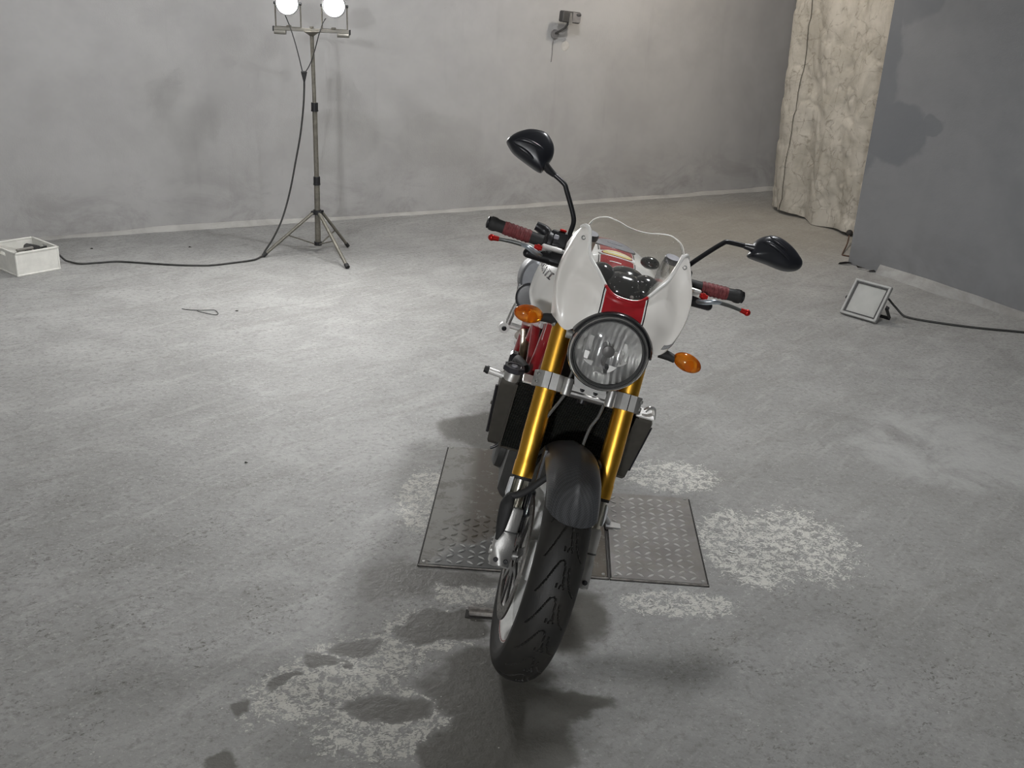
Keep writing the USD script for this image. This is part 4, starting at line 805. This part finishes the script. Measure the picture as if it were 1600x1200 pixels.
# ------------------------------------------------------------------ the work light and its cord
def P3(*a): return np.array(a, float)
SX, SY = -1.262, 6.262; SO = P3(SX, SY, 0)
stand = thing('work_light', 'tripod work light with two glaring round lamps by the back wall', 'work light', SO)
def sp(name, mesh, mat, parent=None, smooth=35, label=None): return part(name, mesh, mat, parent or stand, smooth, label)
topx = -.012
mast = sp('mast', tube([(0, 0, .045), (0, 0, .445)], .0175, 18), 'stand_paint'); sp('mast_section', tube([(0, 0, .44), (-.004, 0, .89)], .0145, 18), 'stand_paint', mast); sp('mast_section', tube([(-.004, 0, .885), (topx, 0, 1.315)], .0115, 18), 'stand_paint', mast)
for z, x in ((.445, 0), (.885, -.004)): sp('clamp_collar', cat(tube([(x, 0, z - .025), (x, 0, z + .022)], .0205, 18), tube([(x, 0, z - .028), (x, 0, z - .02)], .022, 18)), 'black_plastic', mast)
sp('leg_collar', cat(tube([(0, 0, .235), (0, 0, .262)], .026, 18), *[T(rbox(-.012, .012, -.008, .008, -.014, .010, .003), .030 * math.cos(a), .030 * math.sin(a), .248) for a in (3.78, -1.0, .7)]), 'black_plastic', mast)
sp('foot_collar', cat(tube([(0, 0, .04), (0, 0, .062)], .025, 18)), 'black_plastic', mast)
feet = [P3(-1.553 + .0, 6.051, .012) - SO, P3(-1.016, 5.898, .012) - SO, P3(-1.098, 6.392, .012) - SO]; hub = P3(0, 0, .05)
for f in feet:
    d = f[:2] / np.linalg.norm(f[:2]); a = P3(d[0] * .032, d[1] * .032, .245); lg = sp('leg', tube([a, f], .0115, 14, .8), 'stand_paint')
    dn = (f - a) / np.linalg.norm(f - a); sp('foot', tube([f - dn * .022, f + dn * .004], .0145, 14, .8), 'black_rubber', lg)
    mid = a + (f - a) * .52; sp('strut', tube([P3(d[0] * .024, d[1] * .024, .05), mid], .0065, 10, .6), 'stand_paint', lg)
bar = sp('crossbar', rbox(topx - .222, topx + .222, -.010, .010, 1.306, 1.326, .003), 'stand_bar')
sp('bar_socket', cat(lathe([(.014, 1.285), (.02, 1.29), (.044, 1.304), (.046, 1.309), (0, 1.309)], 24), T(lathe([(0, 0), (.012, 0), (.012, .010), (0, .010)], 8), 0, 0, 1.326)).apply_translation((topx, 0, 0)), 'stand_paint', bar)
for k in (-1, 1): sp('handle_grip', tube([(topx + k * .150, 0, 1.297), (topx + k * .218, 0, 1.297)], .0135, 14), 'stand_bar', bar); sp('end_cap', rbox(topx + k * .222 - .004, topx + k * .222 + .004, -.012, .012, 1.300, 1.329, .002), 'black_plastic', bar)
for k in (-1, 1): sp('knob', T(rbox(-.013, .013, -.012, .012, 0, .011, .003), topx + k * .130 - .002, 0, 1.326), 'stand_paint', bar)
lamp_dir = np.array([.12, -.95, -.10]); lamp_dir /= np.linalg.norm(lamp_dir)
for k in (-1, 1):
    cx = topx + k * .1345; c = P3(cx, -.012, 1.458)
    def AL(m, c=c): m = m.copy(); m.apply_transform(trimesh.geometry.align_vectors((0, 0, 1), lamp_dir)); m.apply_translation(c); return m
    lh = sp('lamp_head', AL(lathe([(0, -.055), (.035, -.052), (.055, -.03), (.066, .0), (.068, .014), (.066, .020), (.060, .020), (.058, .012), (0, .012)], 40)), 'lamp_housing', None, 40, 'round lamp head, lit and glaring white')
    sp('lit_lens', AL(lathe([(0, .0215), (.03, .0205), (.050, .017), (.0585, .013)][::-1], 40)), 'work_led', lh, 50)
    for i in range(5): sp('cooling_fin', AL(T(rbox(-.045, .045, -.002, .002, -.07, -.03, .001), 0, -.032 + i * .016, 0)), 'lamp_housing', lh)
    br = sp('yoke', cat(rod((cx - .073, 0, 1.322), (cx - .073, -.006, 1.462), .0042, 10), rod((cx + .073, 0, 1.322), (cx + .073, -.006, 1.462), .0042, 10), rbox(cx - .076, cx + .076, -.008, .008, 1.325, 1.329, .001)), 'stand_paint', lh)
    for s in (-1, 1): sp('yoke_knob', tube([(cx + s * .066, -.008, 1.455), (cx + s * .080, -.008, 1.455)], .008, 10), 'black_plastic', lh)
yj = P3(-.058, -.02, 1.05)
cab = sp('lamp_cable', cat(tube(spline_path([P3(topx - .155, -.008, 1.40), P3(topx - .125, -.016, 1.335), P3(-.108, -.02, 1.25), P3(-.068, -.02, 1.085)], 8), .0032, 8), tube(spline_path([P3(topx + .085, -.008, 1.385), P3(.045, -.02, 1.33), P3(.006, -.022, 1.20), P3(-.048, -.02, 1.085)], 8), .0032, 8)), 'cable_black', None, 40, 'thin black lamp cables meeting in a splitter')
sp('splitter', hull(np.vstack([ball((-.068, -.02, 1.080), .008).vertices, ball((-.048, -.02, 1.080), .008).vertices, ball((-.058, -.02, 1.022), .004).vertices])), 'black_rubber', cab, 40)
sp('supply_cable', tube(smooth_path([P3(-.058, -.02, 1.025), P3(-.062, -.024, .93), P3(-.082, -.03, .75), P3(-.118, -.05, .55), P3(-.150, -.08, .38), P3(-.190, -.14, .22), P3(-.245, -.180, .10), P3(-.285, -.205, .036), P3(-.300, -.225, .009), P3(-.322, -.29, .006), P3(-.41, -.372, .005), P3(-.575, -.478, .005), P3(-.755, -.500, .005), P3(-1.052, -.492, .005), P3(-1.17, -.54, .005), P3(-1.262, -.582, .0055), P3(-1.335, -.568, .012), P3(-1.39, -.572, .060), P3(-1.428, -.597, .102), P3(-1.475, -.645, .085)], 8), .0055, 10), 'cable_black', cab, 40, 'black cable running down and along the floor to the white crate')

# ------------------------------------------------------------------ white crate and what lies in it
cd = np.array([.62, .785]); cd /= np.linalg.norm(cd); cn = np.array([-cd[1], cd[0]])      # long side, then away from the camera
CO = np.array([-2.737, 5.376])
CL, CW, CH = .245, .29, .132
def crate_pt(a, b, z): q = CO + cd * a + cn * b; return (*q, z)
ang = math.atan2(cd[1], cd[0])
crate = thing('storage_crate', 'white plastic crate with round grip hole on the floor at far left', 'crate', (*CO, 0), ang)
t_ = .006
def wall_poly(L, grip):
    P = sbox(0, 0, L, CH)
    if grip: P = P.difference(Point(L / 2, CH * .70).buffer(.034, 16).intersection(sbox(0, CH * .72, L, CH * .88)))
    return P
def put_wall(P, fn): m = extrude(P, t_); v = m.vertices.copy(); m.vertices = np.array([fn(*q) for q in v]); trimesh.repair.fix_normals(m); return m
body = cat(put_wall(wall_poly(CL, 0), lambda x, y, z: (x, z, y)), put_wall(wall_poly(CL, 0), lambda x, y, z: (x, CW - z, y)), put_wall(wall_poly(CW, 1), lambda x, y, z: (z, x, y)), put_wall(wall_poly(CW, 1), lambda x, y, z: (CL - z, x, y)), rbox(0, CL, 0, CW, 0, .006, .001))
part('body', body, 'crate_white', crate, 25)
for y0, y1, x0, x1 in ((-.004, .008, -.004, CL + .004), (CW - .008, CW + .004, -.004, CL + .004)): part('rim', rbox(x0, x1, y0, y1, CH - .008, CH + .002, .002), 'crate_white', crate)
for x0, x1 in ((-.004, .008), (CL - .008, CL + .004)): part('rim', rbox(x0, x1, -.004, CW + .004, CH - .008, CH + .002, .002), 'crate_white', crate)
part('base_flange', rbox(-.003, CL + .003, -.003, CW + .003, .0, .010, .002), 'crate_white', crate)
for s in (0, 1): part('corner_post', rbox(CL - .010 if s else -.002, CL + .002 if s else .010, -.002, .010, .0, CH, .003), 'crate_white', crate)
cm = Gf.Matrix4d().SetRotate(Gf.Rotation(Gf.Vec3d(0, 0, 1), math.degrees(ang)))
hk = thing('tool_case', 'grey tool with a raised square handle inside the white crate', 'tool', crate_pt(.03, .05, .006), ang)
part('body', rbox(0, .14, 0, .12, 0, .085, .006), 'tool_grey', hk); part('handle', cat(rod((.02, .02, .08), (.02, .02, .122), .007), rod((.10, .02, .08), (.10, .02, .122), .007), rbox(.012, .108, .012, .028, .116, .130, .004)), 'tool_grey', hk); part('latch', hull([(.095, .0, .085), (.13, .0, .085), (.112, .03, .085), (.112, .012, .112)]), 'gasket_dark', hk)
rg = thing('dark_rag', 'dark folded rag lying in the white crate beside the grey tool', 'rag', crate_pt(.205, .185, .006), ang)
part('cloth', hull(np.vstack([ball((x, y, z), .02, 1).vertices for x, y, z in ((-.02, .0, .02), (.035, .02, .07), (.0, .10, .075), (.03, .09, .02))])), 'gasket_dark', rg, 50)

# ------------------------------------------------------------------ floodlight on the floor by the grey wall
def put_frame(origin, ex, ey, ez):
    return Gf.Matrix4d(*ex, 0, *ey, 0, *ez, 0, *origin, 1)
fa_, fb_ = np.array([1.8103, 5.5216, 0.0]), np.array([1.9629, 5.3622, 0.0])
ex = (fb_ - fa_) / np.linalg.norm(fb_ - fa_); nb = np.array([-ex[1], ex[0], 0]); tilt = math.radians(33.7); ey = nb * math.sin(tilt) + np.array([0, 0, 1]) * math.cos(tilt); ez = np.cross(ex, ey)
fl = thing('floodlight', 'unlit grey square floodlight propped on the floor by the grey wall', 'floodlight', matrix=put_frame(fa_ + [0, 0, .014], ex, ey, ez))
FW_, FH_ = .2207, .2186
def frame2(x0, x1, y0, y1, w, z0, z1, c=.003):
    return cat(rbox(x0, x1, y0, y0 + w, z0, z1, c), rbox(x0, x1, y1 - w, y1, z0, z1, c), rbox(x0, x0 + w, y0 + w * .5, y1 - w * .5, z0, z1, c), rbox(x1 - w, x1, y0 + w * .5, y1 - w * .5, z0, z1, c))
part('frame', frame2(0, FW_, 0, FH_, .016, -.022, .0, .003), 'lamp_housing', fl)
part('housing', hull([(x, y, z) for x, y, z in ((.006, .006, -.02), (FW_ - .006, .006, -.02), (.006, FH_ - .006, -.02), (FW_ - .006, FH_ - .006, -.02), (.05, .05, -.062), (FW_ - .05, .05, -.062), (.05, FH_ - .05, -.062), (FW_ - .05, FH_ - .05, -.062))]), 'lamp_housing', fl)
part('gasket', frame2(.014, FW_ - .014, .014, FH_ - .014, .010, -.02, -.004, .002), 'gasket_dark', fl)
x0, x1, y0, y1 = .022, FW_ - .022, .022, FH_ - .022; cxx, cyy = (x0 + x1) / 2, (y0 + y1) / 2
def tri(a, b, c): return trimesh.Trimesh([a, b, c], [[0, 1, 2]], process=False)
zz, zc = -.018, -.007
for a, b in (((x0, y0), (x1, y0)), ((x1, y0), (x1, y1)), ((x1, y1), (x0, y1)), ((x0, y1), (x0, y0))):
    part('diffuser_facet', hull([(*a, zz), (*b, zz), (cxx, cyy, zz), (*a, zz + .004), (*b, zz + .004), (cxx, cyy, zc)]), 'diffuser_off', fl, False)
part('front_glass', rbox(.015, FW_ - .015, .015, FH_ - .015, -.006, -.0035, .0005), 'lens_clear', fl, False)
part('stand_bracket', cat(*[hull([(x, y, z) for x in (xx, xx + .004) for y, z in ((.118, -.030), (.096, -.030), (.072, -.128), (.090, -.132))]) for xx in (-.007, FW_ + .003)], rbox(-.007, FW_ + .007, .072, .090, -.136, -.130, .001)), 'black_metal', fl)
for xx in (-.013, FW_ + .013): part('bracket_knob', tube([(xx - .006, .105, -.035), (xx + .006, .105, -.035)], .010, 10), 'black_plastic', fl)
inv = np.stack([ex, ey, ez]); org = fa_ + [0, 0, .014]
part('cable', tube([inv @ (q - org) for q in smooth_path([P3(2.00, 5.50, .125), P3(2.06, 5.53, .11), P3(2.125, 5.55, .055), P3(2.185, 5.52, .008), P3(2.235, 5.488, .006), P3(2.386, 5.429, .006), P3(2.56, 5.385, .006), P3(2.80, 5.35, .006), P3(3.0, 5.24, .006)], 8)], .0062, 10), 'cable_black', fl, 40, 'black cable trailing to the right')

# ------------------------------------------------------------------ curtain
C0, CD = np.array([2.02, 8.300]), np.array([.4736, -.8807]); CN = np.array([-.8807, -.4736])
cu = thing('curtain', 'dirty off-white cloth curtain hanging beside the grey wall', 'curtain', (*C0, 0), math.atan2(CD[1], CD[0]))
def curtain_sheet(x0, x1, nx, nz, seed, z0f, depth):
    X, Z = np.meshgrid(np.linspace(x0, x1, nx), np.linspace(0, 1, nz), indexing='xy'); zb = z0f(X); Zw = zb + (2.70 - zb) * Z
    n = meshkit.fbm(np.stack([X * 3.2, Zw * 1.1, np.full_like(X, seed)], -1), 4) - .5; n2 = meshkit.fbm(np.stack([X * 11, Zw * 6, np.full_like(X, seed + 9)], -1), 3) - .5
    fold = .030 * np.sin(X * 17 + 2.2 * np.sin(Zw * .9) + seed) * (.35 + .65 * (1 - Z)) + .085 * n + .030 * n2 + .010 * np.abs(np.sin(Zw * 9 + 5 * n2 + X * 3)) ** 6
    Xw = X - .035 * np.maximum(0, (.35 - X) / .35) * (1 - Z) ** 2
    return np.stack([Xw, depth + fold, Zw], -1)
sheet = curtain_sheet(-.01, 1.30, 150, 260, 2.0, lambda x: .016 + .012 * np.sin(x * 9) + .012 * (x < .12), 0)
part('cloth', shell(sheet, .003), 'curtain_cloth', cu, 60)
hem = sheet[:, 0:18] + np.array([0, -.006, 0]) ; hem2 = hem.copy(); hem2[..., 1] -= .004
part('hem', shell(hem2, .003), 'curtain_cloth', cu, 60)
part('seam', tube(hem[::4, -1] + [.002, -.006, 0], .0018, 6), 'stand_paint', cu, 50, 'dark seam along the hem')
part('rail', tube([(-.05, 0, 2.70), (1.35, 0, 2.70)], .012, 10), 'galvanised', cu)

# ------------------------------------------------------------------ small fitting on the back wall
def wall_pt(t, z, out=0.0): q = WA + WD * t + WN * out; return np.array([*q, z])
wm = put_frame(wall_pt(3.865, 1.30), (*WD, 0), (*(-WN), 0), (0, 0, 1))
se = thing('wall_sensor', 'small dark box lamp on a bracket high on the back wall', 'wall lamp', matrix=wm)
part('body', R(rbox(-.028, .128, -.145, -.085, .065, .145, .010, 1), (0, 1, 0), 4, (.05, 0, .1)), 'sensor_dark', se, 40)
part('face', R(rbox(.056, .124, -.150, -.140, .070, .140, .004), (0, 1, 0), 4, (.05, 0, .1)), 'sensor_grey', se, 40, 'grey front plate')
part('lens', R(T(ball((0, 0, 0), .016, 2, (1.3, .4, .7)), .103, -.150, .126), (0, 1, 0), 4, (.05, 0, .1)), 'gasket_dark', se, 50)
part('clip', hull([(x, y, z) for x, y, z in ((.022, -.152, .06), (.052, -.152, .06), (.030, -.152, .135), (.046, -.152, .135), (.022, -.146, .06), (.052, -.146, .06), (.030, -.146, .135), (.046, -.146, .135))]), 'machined_aluminium', se)
part('arm', tube(smooth_path([(.036, -.12, .065), (.030, -.10, .035), (.006, -.05, .0), (-.006, -.004, -.02)], 6), .008, 10), 'sensor_dark', se)
part('mount', T(lathe([(0, 0), (.032, 0), (.032, .012), (.02, .02), (0, .02)], 24, 'y'), -.006, -.02, -.02), 'sensor_grey', se)
part('lead', tube(smooth_path([(-.010, -.012, -.04), (-.016, -.006, -.09), (-.014, -.004, -.16), (-.018, -.003, -.22)], 5), .003, 8), 'sensor_grey', se)
pd = thing('filler_patch', 'small pale dab of filler on the back wall below the box lamp', 'filler patch', matrix=put_frame(wall_pt(3.963, 1.195), (*WD, 0), (*(-WN), 0), (0, 0, 1)))
part('dab', R(lathe([(0, .004), (.02, .0035), (.032, .0015), (.036, 0)][::-1], 14, 'y'), (1, 0, 0), 180), 'plaster_white', pd, 50)

# ------------------------------------------------------------------ chequer plate covers in the floor
def plate(name, label, c, mat, lug_mat, pitch):
    """c: corners (near left, near right, far right, far left) on the floor."""
    c = np.array(c); o = c[0]; ux = (c[1] - c[0]); uy = (c[3] - c[0]); W_, L_ = np.linalg.norm(ux), np.linalg.norm(uy); a = math.atan2(ux[1], ux[0])
    th = thing(name, label, 'metal cover', (*o, 0), a); part('sheet', rbox(0, W_, 0, L_, 0, .006, .0012), mat, th, 20)
    lugs = []
    for i in range(int(W_ / pitch)):
        for j in range(int(L_ / pitch)):
            x, y = (i + .7) * pitch, (j + .7) * pitch; s = 1 if (i + j) % 2 else -1
            if x > W_ - .014 or y > L_ - .014: continue
            if 'muddy' in lug_mat and ((x - .235) / .24) ** 2 + ((y - .05) / .30) ** 2 + .5 * meshkit.noise(np.array([[x * 22, y * 22, 3.0]]))[0] > 1.1: continue
            q = hull([(-.0145, 0, 0), (.0145, 0, 0), (-.007, .0034, 0), (.007, .0034, 0), (-.007, -.0034, 0), (.007, -.0034, 0), (-.010, 0, .0026), (.010, 0, .0026), (-.005, .0020, .0032), (.005, -.0020, .0032), (.005, .0020, .0032), (-.005, -.0020, .0032)]); lugs.append(T(R(q, (0, 0, 1), 37 * s), x, y, .0058))
    tag(part('raised_tread', cat(*lugs), lug_mat, th, 30), kind='stuff')
    for x, y in ((.012, .012), (W_ - .012, .012), (W_ - .012, L_ - .012), (.012, L_ - .012)): part('screw', T(lathe([(0, .005), (.006, .005), (.005, .0085), (0, .0085)], 12), x, y, 0), 'galvanised', th)
    part('edge_angle', rbox(-.004, W_ + .004, -.0055, -.0025, 0, .0055, .001), 'dirty_steel', th, 20)
    for xa, xb, ya, yb in ((-.005, W_ + .005, -.010, -.0055), (W_ + .0, W_ + .006, -.008, L_), (-.006, 0, -.008, L_)): part('edge_gap', rbox(xa, xb, ya, yb, 0, .0012, .0003), 'debris_dark', th, 20)
plate('floor_cover', 'muddy chequer plate floor cover left of the motorcycle front wheel', [(-.252, 2.685), (.320, 2.667), (.338, 3.500), (-.234, 3.520)], 'plate_muddy', 'lug_muddy', .0325)
plate('floor_cover', 'clean chequer plate floor cover right of the motorcycle front wheel', [(.333, 2.666), (.622, 2.657), (.640, 3.205), (.350, 3.214)], 'plate_steel', 'lug_steel', .0325)

# ------------------------------------------------------------------ odds and ends on the floor
an = thing('steel_cleat', 'short worn steel cleat set in the floor left of the front wheel', 'cleat', (-.050, 2.445, 0), -.04)
part('bar', cat(rbox(-.036, .075, -.014, .010, .0, .010, .003), rbox(-.040, .080, .008, .013, .0, .016, .002)), 'dirty_steel', an, 30); part('base', rbox(-.046, .082, -.022, .016, 0, .002, .0005), 'debris_dark', an)
ws = thing('wire_scrap', 'bent loop of dark wire lying on the floor in front of the work light', 'wire', (-1.61, 4.95, 0))
part('wire', tube(smooth_path([(-.10, .03, .003), (-.02, .02, .003), (.06, .035, .004), (.10, -.02, .003), (.09, -.035, .003), (.0, -.0, .003), (-.02, .015, .006)], 8), .0017, 8), 'cable_black', ws, 40)
cw = thing('bent_rod', 'thin rusty hooked rod at the foot of the curtain', 'rod', (2.30, 7.10, 0))
part('rod', tube(smooth_path([P3(.055, .16, .075), P3(.02, .06, .03), P3(-.075, -.17, .006), P3(-.085, -.20, .005), P3(-.03, -.24, .005), P3(.05, -.265, .005)], 8), .005, 10), 'rusty_wire', cw, 40); part('knob', ball((.055, .16, .078), .024, 2), 'debris_dark', cw, 50)
for lab, (x, y), s in (('dark crumb on the floor between crate and wall', (-2.59, 6.03), .009), ('dark splinter on the floor left of the work light', (-2.04, 6.18), .008), ('small dark chip in the middle of the left floor', (-.94, 3.30), .006), ('dark pebble right of the bent wire loop', (-1.43, 5.0), .007), ('dark mortar lump at the corner foot of the grey wall', (2.175, 6.655), .026), ('long dark mortar crumb beside the foot of the grey wall', (2.235, 6.565), .022), ('small dark mortar crumb along the foot of the grey wall', (2.29, 6.49), .018)):
    db = thing('floor_debris', lab, 'debris', (x, y, 0)); part('chip', hull(rng.normal(0, 1, (10, 3)) * [s, s * .5, s * .35] + [0, 0, s * .5]), 'debris_dark', db, 30)
pc = thing('paper_fleck', 'white paper fleck on the floor right of the covers', 'paper', (.735, 2.86, 0)); part('fleck', hull(rng.normal(0, 1, (9, 3)) * [.008, .005, .0015] + [0, 0, .003]), 'number_white', pc)

# ------------------------------------------------------------------ lamps under the ceiling (out of view) that light the garage, the wall ones added as fill
def ceil_lamp(x, y, mat, label, size=.2, rz=0.0, tip=0):
    t = thing('ceiling_floodlight', label, 'ceiling lamp', (x, y, CEIL), rz); h = size / 2; A = lambda m: R(m, (1, 0, 0), tip, (0, 0, -.10))
    part('housing', A(rbox(-h - .02, h + .02, -h - .02, h + .02, -.130, -.10, .006)), 'lamp_housing', t); part('panel', A(T(rbox(-h, h, -h, h, -.004, 0, .001), 0, 0, -.1315)), mat, t, False)
    for q in (-h - .026, h + .026): part('bracket', rbox(q - .005, q + .005, -.012, .012, -.115, 0, .002), 'galvanised', t)
ceil_lamp(1.01, 3.42, 'ceiling_led', 'square ceiling floodlight above the motorcycle tail')
ceil_lamp(-1.7, 4.4, 'wall_fill_led', 'added square fill floodlight tilted at the left of the back wall', .2, math.atan2(WD[1], WD[0]), 38)
ceil_lamp(.3, 5.6, 'wall_fill_led', 'added square fill floodlight tilted at the middle of the back wall', .2, math.atan2(WD[1], WD[0]), 38)
ceil_lamp(1.15, 7.0, 'warm_led', 'warm square ceiling floodlight tilted towards the curtain', .2, math.atan2(WD[1], WD[0]) - 1.0, 30)
ceil_lamp(-1.1, -4.5, 'rear_fill_led', 'unseen large square fill floodlight far behind the photographer', .3, 0, 72)
